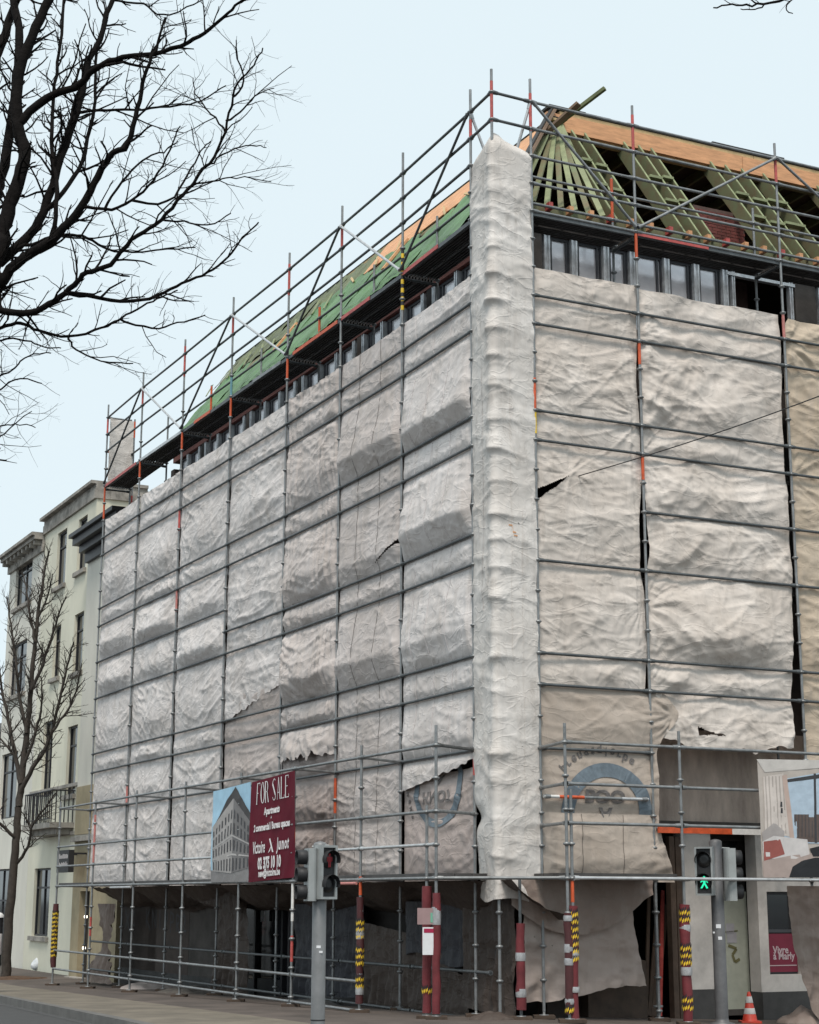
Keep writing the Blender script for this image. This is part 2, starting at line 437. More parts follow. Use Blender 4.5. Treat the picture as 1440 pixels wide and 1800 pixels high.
# ------------------------------------------------------------------ scaffold pieces
def post(parent, p, z0, z1, bands=(), m='galv', ros=True, top=T, name='upright', r=.0242):
    b = MB(); p = Vector((p.x, p.y, 0))
    b.tube(p+UP*z0, p+UP*z1, r, n=10)
    if ros:
        k = math.floor((top-z0)/.5)
        for i in range(-1, k+1):
            z = top-.5*i
            if z0+.05 < z < z1-.03:
                b.lathe(p+UP*(z-.012), [(.027, -.03), (.036, -.012), (.055, 0), (.055, .018), (.03, .034)], 8)
    o = b.build(name, M[m], parent)
    for (za, zb, mm) in bands:
        q = MB(); q.tube(p+UP*za, p+UP*zb, r+.0035, n=10)
        q.build('painted_section', M[mm], o)
    return o
def rail(parent, a, b, m='galv', name='rail', r=.0258, ends=True):
    q = MB(); a = Vector(a); b = Vector(b); d = (b-a).normalized()
    q.tube(a+d*.03, b-d*.03, r, n=8)
    if ends:
        for e, s in ((a, 1), (b, -1)):
            q.tube(e+d*s*.03, e+d*s*.12, r+.013, r+.006, n=8)
    return q.build(name, M[m], parent)
def V(p, z): return Vector((p.x, p.y, z))
INN = .73; z13 = T-13.0
def deck_bay(parent, A, B, n, z, m='deck', edge=None, edge_cov=(0, 1), plain=False):
    """two ribbed steel planks between the outer and the inner row plus a toe edge"""
    u = (B-A).normalized(); L = (B-A).length
    for j in range(2):
        d0 = -.06-j*.33; b = MB()
        o = V(A+n*d0, z)+u*.05; w = -n*.31
        b.box(o, u*(L-.1), w, UP*.012)
        for k in range(5):
            b.box(o+w*(k/5+.04)-UP*.045, u*(L-.1), w*.07, UP*.045)
        for k in range(int(L/.5)):
            b.box(o+u*(.25+k*.5)-UP*.02, u*.05, w, UP*.02)
        b.build('deck_plank', M[m], parent)
    if plain: return
    b = MB(); b.box(V(A+n*.0, z-.06)+u*.03, u*(L-.06), -n*.05, UP*.075); b.build('deck_edge', M['galv_dark'], parent)
    if edge:
        b = MB(); b.box(V(A+n*.004, z-.05)+u*(.03+edge_cov[0]*L), u*((edge_cov[1]-edge_cov[0])*L-.06), n*.012, UP*.075); b.build('toe_board', M[edge], parent)
def base_plate(parent, p):
    z = gz(p); b = MB()
    b.box(Vector((p.x-.16, p.y-.16, z+.001)), (.32, 0, 0), (0, .32, 0), UP*.045)
    o = b.build('base_pad', M['timber_dark'], parent)
    b = MB(); b.lathe(Vector((p.x, p.y, z+.047)), [(.075, 0), (.075, .008), (.02, .01), (.02, .25)], 10); b.build('base_jack', M['galv'], parent)

# left street scaffold ---------------------------------------------
SL = thing('facade_scaffold', 'tall tube scaffold along the long left street front of the wrapped building', 'scaffold', V(PL[0], gz(PL[0])), 'facade scaffolds around the corner building')
bandsL = {0: [(T-.5, T-.15, 'red'), (T-11.4, T-11.05, 'red')], 1: [],
          2: [(T-.5, T-.02, 'red')], 3: [(T-.6, T+.12, 'red'), (T-2.5, T-2.03, 'orange')], 4: [(T-.5, T+.02, 'red'), (T-2.0, T-1.5, 'teal'), (T-2.5, T-2.03, 'orange')],
          5: [(T-.6, T+.2, 'red'), (T-2.5, T-2.02, 'orange'), (T-4.55, T-4.03, 'red'), (T-6.55, T-6.0, 'pink')], 6: [(T-.5, T+.02, 'red'), (T-2.5, T-2.03, 'orange'), (T-10.95, T-10.5, 'pink')], 7: [(T-.5, T-.05, 'red'), (T-2.95, T-2.05, 'orange')]}
bandsL[1] = []
bandsL[2].append((T-11.75, T-11.1, 'orange'))
for i, p in enumerate(PL):
    tip = .38 if i in (3, 5, 7) else .42
    post(SL, p, gz(p)+.1, T+tip, bandsL[i], 'galv' if i % 3 else 'galv')
    base_plate(SL, p)
    q = p-nL*INN
    post(SL, q, z13, T-.72, [(T-1.45, T-.75, 'orange' if i in (3, 4, 5) else 'galv_light')] if i in (3, 5) else [], 'galv')
    rail(SL, V(p, T-2.1), V(q, T-2.1), 'galv_dark', 'transom')
# tape wrapped round post 1
for k in range(7):
    b = MB(); p = PL[1]; z = T-2.72+k*.17
    b.tube(V(p, z), V(p, z+.09), .031, n=10); b.build('warning_tape', M['yellow'], SL)
    b = MB(); b.tube(V(p, z+.09), V(p, z+.17), .030, n=10); b.build('warning_tape', M['black'], SL)
levL = [0, .5, 1.0]
for i in range(7):
    A, B = PL[i], PL[i+1]
    far = i >= 4
    low = [3.5, 4, 5.5, 6, (7.0 if far else 7.5), 8, 9.5, 10, 11]
    for k in levL+low:
        rail(SL, V(A, T-k), V(B, T-k), 'galv_dark')
    for k in (1.0, 1.5): rail(SL, V(A-nL*INN, T-k), V(B-nL*INN, T-k), 'galv_dark', 'inner_rail')
    deck_bay(SL, A, B, nL, T-2.0, edge=['red', 'red', 'orange', 'galv', 'orange', 'galv_light', 'red'][i], edge_cov=[(.0, .5), (.5, 1), (.05, .9), (.1, .6), (.4, .75), (0, 1), (.1, 1)][i] if i != 0 else (.45, 1))
for i, sides in ((0, (1,)), (2, (1, 3)), (4, (3, 5)), (6, (5, 7))):
    for j in sides:
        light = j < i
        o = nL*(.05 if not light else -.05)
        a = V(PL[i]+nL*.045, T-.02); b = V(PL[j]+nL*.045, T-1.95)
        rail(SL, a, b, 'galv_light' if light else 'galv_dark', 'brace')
# end frame at the far left with a white sheet
for k in (0, .5, 1, 1.5): rail(SL, V(PL[7], T-k), V(PL[7]-nL*INN, T-k), 'orange' if k in (1.0,) else 'galv', 'end_rail')
for z0 in (T-2, ):
    post(SL, PL[7]-nL*(INN+.06), T-3.5, T+.05, [(T-.5, T-.02, 'orange'), (T-2.9, T-2.2, 'red')], ros=False)
# corner tower
post(SL, PC, gz(PC)+.1, T+.42, [(T-.55, T+.2, 'red')])
for k in (0, .5):
    rail(SL, V(PL[0], T-k), V(PC, T-k), 'galv_dark')
    rail(SL, V(PC, T-k), V(PR[0], T-k), 'galv_dark')
rail(SL, V(PL[0], T-.02), V(PL[0]-nL*.55+uL*-.15, T-1.6), 'galv_light', 'brace')

# right street scaffold ---------------------------------------------
SR = thing('facade_scaffold', 'shorter tube scaffold with two open top rails on the right front below bare rafters', 'scaffold', V(PR[0], gz(PR[0])), 'facade scaffolds around the corner building')
bandsR = {0: [(T-.55, T+.15, 'red'), (T-5.5, T-4.95, 'orange'), (T-5.9, T-5.5, 'yellow')], 1: [(T-.52, T+.2, 'red'), (T-2.5, T-2.02, 'orange'), (T-4.42, T-4.02, 'orange'), (T-6.45, T-6.03, 'orange')], 2: [(T-.5, T+.0, 'red'), (T-3.5, T-3.03, 'pink')], 3: []}
for i, p in enumerate(PR):
    post(SR, p, gz(p)+.1, T+[.42, .38, .3, .3][i], bandsR[i]); base_plate(SR, p)
    q = p-nR*INN
    post(SR, q, z13, T-.7 if i < 3 else T-.7, [(T-1.55, T-.72, 'orange')] if i == 1 else [])
    rail(SR, V(p, T-2.1), V(q, T-2.1), 'galv_dark', 'transom')
for i in range(3):
    A, B = PR[i], PR[i+1]
    low = [3.5, 4, 5.5, 6]+([7.0] if i > 0 else [])+[8, 9.5, 10]+([11] if i == 0 else [])
    for k in [0, .5, 1, 1.5, 2]+low:
        rail(SR, V(A, T-k), V(B, T-k), 'galv' if k < 2.1 else 'galv_dark')
    for k in (1.0, 1.5, 2.0): rail(SR, V(A-nR*INN, T-k), V(B-nR*INN, T-k), 'galv', 'inner_rail')
    deck_bay(SR, A, B, nR, T-2.02, edge=[None, 'red', None][i], edge_cov=(0, .5))
    for k in (4.1, 6.1, 8.1): deck_bay(SR, A-nR*.12, B-nR*.12, nR, T-k, plain=True)
rail(SR, V(PR[0]+nR*.045, T), V(PR[1]+nR*.045, T-1.95), 'galv', 'brace')
rail(SR, V(PR[2]+nR*.045, T), V(PR[1]+nR*.045, T-1.95), 'galv', 'brace')
rail(SR, V(PR[2]+nR*.045, T), V(PR[3]+nR*.045, T-1.95), 'galv', 'brace')
rail(SR, V(PR[0], T-.02), V(PR[0]-nR*.3-uR*.35, T-1.6), 'galv_light', 'brace')

# ------------------------------------------------------------------ the building under renovation
WD = -1.08                     # wall face behind the scaffold line
def isec(d1, d2):
    a = PL[0]+nL*d1; b = PR[0]+nR*d2
    det = uL.x*(-uR.y)+uR.x*uL.y; r = b-a; t = (r.x*(-uR.y)+uR.x*r.y)/det
    return a+uL*t
Q = isec(WD, WD)
sL0 = (Q-(PL[0]+nL*WD)).dot(uL); sR0 = (Q-(PR[0]+nR*WD)).dot(uR)
BD = thing('corner_building', 'corner building under renovation with bare rafters behind its scaffold and sheets', 'building', V(Q, gz(Q)))
GZ = -1.2
WT = T-3.35                    # wall top / sill of the attic windows
LEN_L = 18.6; LEN_R = 16.0
def wallL(b, s0, s1, z0, z1, d=WD, th=.35): b.box(Lp(s0, d, z0), uL*(s1-s0), -nL*th, UP*(z1-z0))
def wallR(b, s0, s1, z0, z1, d=WD, th=.35): b.box(Rp(s0, d, z0), uR*(s1-s0), -nR*th, UP*(z1-z0))
b = MB(); wallL(b, sL0, LEN_L, 2.75, WT); b.build('left_wall', M['wall_pink'], BD)
b = MB(); wallR(b, sR0+.35, LEN_R, 4.55, WT); b.build('right_wall', M['wall_pink'], BD)
b = MB(); wallR(b, sR0+.35, LEN_R, 2.98, 4.548); b.build('old_plaster_band', M['plaster_old'], BD)
b = MB(); b.bar(Rp(2.3, WD+.05, 2.93), Rp(8.0, WD+.05, 2.93), .12, .13); b.build('lintel', M['concrete'], BD)
# back of the building, floors and attic: keep daylight out
def inner_box(b, z0, z1, d):
    a = isec(-d, -d)
    A = Lp(LEN_L, -d, 0); Bq = Rp(LEN_R, -d, 0)
    for p, q in ((a, A), (a, Bq)):
        n = (q-p).normalized()
        b.add([V(p, z0), V(q, z0), V(q, z1), V(p, z1)], [(0, 1, 2, 3)])
def slab(z, d0=1.1, th=.2, dback=9.0):
    a = isec(-d0, -d0); A = Lp(LEN_L, -d0, 0); A2 = Lp(LEN_L, -dback, 0); c = isec(-dback, -dback); B2 = Rp(LEN_R, -dback, 0); B1 = Rp(LEN_R, -d0, 0)
    b = MB()
    for quad in ((a, c, A2, A), (a, B1, B2, c)):
        b.prism([V(p, z) for p in quad], UP*th)
    return b
slab(2.70, 1.44).build('ground_ceiling', M['void'], BD)
slab(T-3.5, 1.44).build('attic_floor', M['void'], BD)
slab(T-1.60, 1.30, .05).build('loft_floor', M['timber_dark'], BD)
b = MB(); inner_box(b, -1.5, T+1.4, 8.8); b.build('back_partition', M['void'], BD)
b = MB(); inner_box(b, -1.5, WT, 4.4); b.build('inner_partition', M['void'], BD)
for s, f in ((LEN_L-.05, Lp), (LEN_R-.05, Rp)):
    b = MB(); n = nL if f is Lp else nR; u = uL if f is Lp else uR
    b.box(f(s, WD-.02, -1.2), -n*7.7, u*.25, UP*(T-2.0+1.2)); b.build('party_wall', M['wall_pink'], BD)

# attic window bands -------------------------------------------------
def window_unit(f, u, n, s, w, z0, z1, shut=True):
    """one framed attic window standing between two pairs of zinc studs"""
    d = WD-.10
    fr = MB(); t = .05
    P = lambda a, z, dd=0: f(s+a, d+dd, z)
    fr.box(P(0, z0), u*t, -n*.07, UP*(z1-z0)); fr.box(P(w-t, z0), u*t, -n*.07, UP*(z1-z0))
    fr.box(P(t, z0), u*(w-2*t), -n*.07, UP*t); fr.box(P(t, z1-t), u*(w-2*t), -n*.07, UP*t)
    fr.box(P(t, z0+(z1-z0)*.36), u*(w-2*t), -n*.06, UP*.04)
    fr.box(P(w*.78, z0+t, .0), u*.035, -n*.05, UP*(z1-z0-2*t))
    o = fr.build('attic_window', M['frame_grey'], BD)
    pn_ = MB(); pn_.box(P(t, z0+t, -.045), u*(w-2*t), -n*.012, UP*(z1-z0-2*t)); pn_.build('pane', M['pane'], o)
    return o
def stud(f, u, n, s, z0, z1, w=.09, m='stud'):
    b = MB(); o = f(s, WD-.02, z0)
    b.box(o, u*w*.28, -n*.1, UP*(z1-z0)); b.box(o+u*w*.72, u*w*.28, -n*.1, UP*(z1-z0)); b.box(o+u*w*.28-n*.03, u*w*.44, -n*.03, UP*(z1-z0))
    b.build('stud', M[m], BD)
ZW0, ZW1 = T-3.36, T-1.84
# right: seven windows from photo pixels
edges = [hR(px, 470, WD)[0] for px in (962, 1010, 1066, 1112, 1172, 1224, 1274)]
s = edges[0]
for a, c in zip(edges, edges[1:]):
    window_unit(Rp, uR, nR, a+.10, c-a-.13, ZW0, ZW1)
for a in edges: stud(Rp, uR, nR, a-.05, ZW0, ZW1, .12)
stud(Rp, uR, nR, hR(1288, 510, WD)[0], ZW0, ZW1, .07)
s_p0 = hR(1398, 520, WD)[0]; s_p1 = hR(1434, 520, WD)[0]
b = MB(); wallR(b, hR(934, 440, WD)[0], hR(952, 440, WD)[0], ZW0, ZW1, WD-.01, .3); b.build('corner_pier', M['concrete'], BD)
b = MB(); wallR(b, s_p0, s_p1, T-2.65, ZW1, WD-.012, .3); b.build('pier_cap', M['concrete'], BD)
b = MB(); wallR(b, s_p0+.01, s_p1-.01, WT, T-2.652, WD-.03, .28); pier = b.build('brick_pier', M['mortar'], BD)
bme = None
def brick(f, u, n, s, z, d, w=.2, h=.058, dep=.02, par=None):
    b = MB(); b.box(f(s, d, z), u*w, n*dep, UP*h); return b.build('brick', M['brick'], par)
for r in range(10):
    z = WT+.01+r*.066; off = 0 if r % 2 else -.1; x = s_p0+.015+off
    while x < s_p1-.02:
        a = max(x, s_p0+.012); e = min(x+.2, s_p1-.012)
        if e-a > .04 and z+.06 < T-2.655: brick(Rp, uR, nR, a, z, WD-.03, e-a, .056, .018, pier)
        x += .212
for k in range(3): window_unit(Rp, uR, nR, s_p1+.22+k*.8, .66, ZW0, ZW1); stud(Rp, uR, nR, s_p1+.08+k*.8, ZW0, ZW1, .1)
# dark unfinished bay: frame
stud(Rp, uR, nR, s_p0-.12, ZW0, ZW1, .08)
b = MB(); b.bar(Rp(edges[-1]+.05, WD-.05, ZW1-.08), Rp(s_p0, WD-.05, ZW1-.08), .1, .06); b.build('head_rail', M['stud'], BD)
# left
s = sL0+.5; k = 0
while s < LEN_L-.7:
    w = .74 if k % 4 != 3 else .3
    if k % 4 != 3: window_unit(Lp, uL, nL, s+.1, w, ZW0, ZW1)
    stud(Lp, uL, nL, s-.03, ZW0, ZW1, .11)
    if k % 4 == 3:
        b = MB(); wallL(b, s+.09, s+.09+.2, ZW0, ZW1, WD-.015, .25); b.build('pier', M['void'] if k % 8 == 3 else M['wall_pink'], BD)
    s += w+.16; k += 1
# head beam above windows and wall plate with joist ends
b = MB(); wallL(b, sL0, LEN_L, ZW1+.002, T-1.62, WD-.004, .3); b.build('head_beam', M['red_brown'], BD)
b = MB(); wallR(b, sR0+.31, LEN_R, ZW1+.002, T-1.62, WD-.004, .3); b.build('head_beam', M['timber_dark'], BD)
b = MB(); b.bar(Rp(sR0+.2, WD+.17, T-1.47), Rp(LEN_R, WD+.17, T-1.47), .05, .17); b.build('eaves_board', M['timber_green'], BD)
b = MB(); b.bar(Lp(sL0, WD+.17, T-1.47), Lp(LEN_L, WD+.17, T-1.47), .05, .17); b.build('eaves_board', M['timber_green'], BD)
k = 0; s = sR0+.45
while s < 9.2:
    b = MB(); b.box(Rp(s, WD+.33, T-1.52), uR*.085, -nR*.55, UP*.13); b.build('joist_end', M['timber' if k % 3 else 'red'], BD); s += .42; k += 1

# mansard roof --------------------------------------------------------
EZ = T-1.36; RZ = T+1.25; ED = WD+.22; RD = -2.78      # eaves / top of the steep slope
slope_v = lambda f, s, t: f(s, ED+(RD-ED)*t, EZ+(RZ-EZ)*t)
HC_e = isec(ED, ED); HC_r = isec(RD, RD)
sRr = (HC_r-(PR[0]+nR*RD)).dot(uR); sLr = (HC_r-(PL[0]+nL*RD)).dot(uL)
# flat roof deck on top with ragged felt edge
a = isec(RD, RD); A = Lp(LEN_L, RD, 0); A2 = Lp(LEN_L, -9, 0); c = isec(-9, -9); B2 = Rp(LEN_R, -9, 0); B1 = Rp(LEN_R, RD, 0)
b = MB()
ai = isec(RD-1.6, RD); Ai = Lp(LEN_L, RD-1.6, 0)
for quad in ((ai, c, A2, Ai), (ai, B1, B2, c)): b.prism([V(p, RZ+.30) for p in quad], UP*.03)
b.prism([Lp(LEN_L, RD, RZ+.01), V(isec(RD, RD), RZ+.01), V(ai, RZ+.29), Lp(LEN_L, RD-1.6, RZ+.29)], UP*.02)
b.build('flat_roof', M['timber_dark'], BD)
b = MB(); s = sRr
while s < LEN_R-1:
    L_ = random.uniform(.5, 1.5)
    b.box(Rp(s, RD+.06, RZ+.332), uR*L_, -nR*random.uniform(.3, .5), UP*random.uniform(.02, .07)); s += L_
b.build('roofing_felt', M['felt'], BD)
# edge beam on the right street, made of two timber courses
s = sRr-.05
for L_ in (4.6, 4.9, 4.4):
    b = MB(); b.box(Rp(s, RD+.05, RZ-.12), uR*(L_-.012), -nR*.09, UP*.34); b.build('edge_beam', M['timber'], BD)
    b = MB(); b.box(Rp(s+.3, RD+.03, RZ+.222), uR*(L_-.012), -nR*.09, UP*.078); b.build('edge_board', M['timber_pale'] if L_ > 4.5 else M['timber'], BD)
    b = MB(); b.box(Rp(s, RD-.02, RZ-.21), uR*(L_-.012), -nR*.09, UP*.088); b.build('lower_beam', M['timber_pale'] if s < 4 else M['timber_green'], BD)
    s += L_
def rafter(f, u, n, s, m='timber_green', t1=1.0, w=.045, dep=.27):
    a = slope_v(f, s, -.03); e = slope_v(f, s, t1)
    d = (e-a).normalized(); nn = u.cross(d); nn = nn if nn.dot(n) > 0 else -nn
    b = MB(); b.bar(a-nn*dep/2, e-nn*dep/2, w, dep, nn); o = b.build('rafter', M[m], BD)
    b = MB(); b.bar(a+nn*.006, e+nn*.006, w*.92, .012, nn); b.build('rafter_edge', M['timber_green_pale'], o)
    return a, e, nn
def sraf(px, py): 
    # rafter centre s from a pixel at the top end
    return hit(px, py, PR[0], uR, nR, RD)[0]
tops = [(1093, 243), (1119, 249), (1141, 255), (1245, 280), (1271, 286), (1300, 296), (1338, 305), (1433, 330), (1462, 336), (1490, 343)]
SRF = [sraf(*p) for p in tops]
corner_r = [sRr+.22, sRr+.5, sRr+.8]
for s in corner_r+SRF: rafter(Rp, uR, nR, s)
s = SRF[-1]+.9
while s < 13: rafter(Rp, uR, nR, s); s += .6
def noggin(s0, s1, t):
    a = slope_v(Rp, s0+.03, t); e = slope_v(Rp, s1-.03, t)
    b = MB(); b.bar(a-UP*.02, e-UP*.02, .17, .05); b.build('noggin', M['timber_green_pale'], BD)
for i, j in ((0, 1), (1, 2), (3, 4), (4, 5), (5, 6), (7, 8), (8, 9)):
    for t in (.36, .62): noggin(SRF[i], SRF[j], t-(.03 if j % 2 else 0))
for t in (.35, .62): noggin(corner_r[0], corner_r[1], t); noggin(corner_r[1], corner_r[2], t-.03)
# hip at the street corner: fan of jack rafters and the hip board
top = V(HC_r, RZ+.1)+uR*.12
foot0 = V(HC_e, EZ-.05)
for k in range(7):
    fpt = foot0.lerp(slope_v(Rp, corner_r[0]-.12, -.03), (k+.4)/7)
    b = MB(); tp = top+uR*(.02*k)-UP*.08*(k % 2); b.bar(fpt, tp, .035, .10, -nL+UP); o = b.build('jack_rafter', M['timber_green_pale' if k % 2 == 0 else 'timber_green'], BD)
hb = MB(); hb.bar(foot0+nL*.1+UP*.1, top+nL*.05+UP*.14, .26, .05, nL+UP); hb.build('hip_board', M['timber_brown'], BD)
hb = MB(); hb.bar(foot0+nL*.1+UP*.17, top+nL*.05+UP*.22, .12, .02, nL+UP); hb.build('hip_felt', M['felt'], BD)
# loose battens sticking out over the corner
a0 = at(955, 236, HC_r.y-.5); a1 = at(1016, 181, HC_r.y-.9)
b = MB(); b.bar(a0, a1, .15, .05); b.build('hip_plank', M['timber_brown'], BD)
a0 = at(968, 226, HC_r.y-.35); a1 = at(1062, 154, HC_r.y-1.0)
b = MB(); b.bar(a0, a1, .07, .07); b.build('projecting_batten', M['membrane_olive'], BD)
# attic: brick gable seen between the rafters, dark lining, joists
sB0 = hit(1222, 400, PR[0], uR, nR, -2.0)[0]; sB1 = hit(1310, 400, PR[0], uR, nR, -2.0)[0]
b = MB(); b.box(Rp(sB0, -2.05, T-2.9), uR*(sB1-sB0), -nR*.3, UP*2.72); gb = b.build('inner_brick_wall', M['mortar'], BD)
for r in range(52):
    z = T-2.88+r*.066
    if z < T-1.55 or z > T-.28: continue
    x = sB0-(.1 if r % 2 else 0)
    while x < sB1:
        a = max(x+.006, sB0); e = min(x+.2, sB1)
        if e-a > .05: brick(Rp, uR, nR, a, z, -2.05, e-a, .056, random.uniform(.008, .02), gb)
        x += .212
for k in range(16):
    s = sRr+.5+k*.62
    b = MB(); b.bar(Rp(s, RD-.1, RZ+.18), Rp(s, -8.5, RZ+.18), .06, .2); b.build('ceiling_joist', M['timber_green'], BD)

# left slope: green membrane sheets below an orange plywood edge ------
def memb(s0, s1, t0, t1l, t1r, m, lift, seed, name='membrane_sheet'):
    nu, nv = 26, 18
    uu = np.linspace(0, 1, nu); vv = np.linspace(0, 1, nv); Uu, Vv = np.meshgrid(uu, vv)
    ed = t1l+(t1r-t1l)*uu+.05*pn(uu*6, 0*uu, seed)
    t = t0+(ed[None, :]-t0)*Vv; s = s0+(s1-s0)*Uu
    wv = lift+.03*fbm(s*2.2, t*5, seed)+.02*ridge(s*1.5+t*4, t*3, seed)
    nn = np.array(( (nL*math.sin(R(54))+UP*math.cos(R(54)))[:]))
    P = np.empty(s.shape+(3,))
    o = np.array(PL[0]+nL*ED+UP*EZ); du = np.array(uL); dt = np.array((nL*(RD-ED)+UP*(RZ-EZ)))
    P = o+s[..., None]*du+t[..., None]*dt+wv[..., None]*nn
    return grid_obj(name, P, M[m], BD)
END = 17.6
b = MB()
sLe = (HC_e-(PL[0]+nL*ED)).dot(uL)
quad = [slope_v(Lp, sLe, 0), slope_v(Lp, END-.3, 0), slope_v(Lp, END+.8, 1), slope_v(Lp, sLr, 1)]
nnL = nL*math.sin(R(54))+UP*math.cos(R(54))
b.prism(quad, -nnL*.05); b.build('roof_boarding', M['timber_green'], BD)
s = sLr+.05; k = 0
while s < END-.2:
    w = random.uniform(1.3, 2.1); e = min(s+w+.1, END)
    tl = random.uniform(.46, .74); tr = random.uniform(.44, .74)
    memb(s, e, -.02, tl, tr, 'membrane', .05+.012*(k % 2), k*5+3)
    s += w; k += 1
s = sLr-.2; k = 0
while s < END+.6:
    w = random.uniform(1.6, 2.4)
    if s > 8.5: memb(s, min(s+w, END+.7), .62, .985, .985, 'membrane_olive', .03+.008*(k % 2), 90+k)
    else:
        b = MB(); a0 = slope_v(Lp, s, .66)+nnL*.02; b.box(a0, uL*(w-.015), (nL*(RD-ED)+UP*(RZ-EZ))*.33, nnL*.02); b.build('plywood_sheet', M['timber'], BD)
    s += w; k += 1
# folds of lighter backing and slanting battens over the membrane
for k in range(15):
    s = sLr+.2+k*1.13; t = random.uniform(.45, .6); 
    a0 = slope_v(Lp, s, t)+nnL*.09; a1 = slope_v(Lp, s+random.uniform(.5, .9), t+random.uniform(.14, .25))+nnL*.09
    b = MB(); b.bar(a0, a1, .05, .02, nnL); b.build('slanting_batten', M['timber_pale' if s < 9 else 'timber_green_pale'], BD)
s = sLr-.2
while s < END+.5:
    b = MB(); b.box(slope_v(Lp, s, 1.0)+nnL*.02-UP*.02, uL*2.38, -nL*.1, UP*.05); b.build('verge_board', M['timber_pale' if s < 9 else 'membrane_olive'], BD)
    b = MB(); b.box(slope_v(Lp, s, 1.0)+nnL*.03+UP*.035, uL*2.4, -nL*.35, UP*.02); b.build('edge_felt', M['felt'], BD)
    s += 2.4
# small upright dormer cheeks poking above the eaves
for s in (6.4, 12.4):
    b = MB(); b.box(slope_v(Lp, s, .35)+nnL*.06, uL*.12, nnL*.05, (nL*(RD-ED)+UP*(RZ-EZ))*.3); b.build('timber_upstand', M['timber'], BD)
# end of the roof: hipped slope
b = MB(); b.prism([slope_v(Lp, END-.3, 0), slope_v(Lp, END+.8, 1), Lp(END+.8, -8.8, RZ), Lp(END-.3, -8.8, EZ)], uL*.04); b.build('end_slope', M['membrane_olive'], BD)
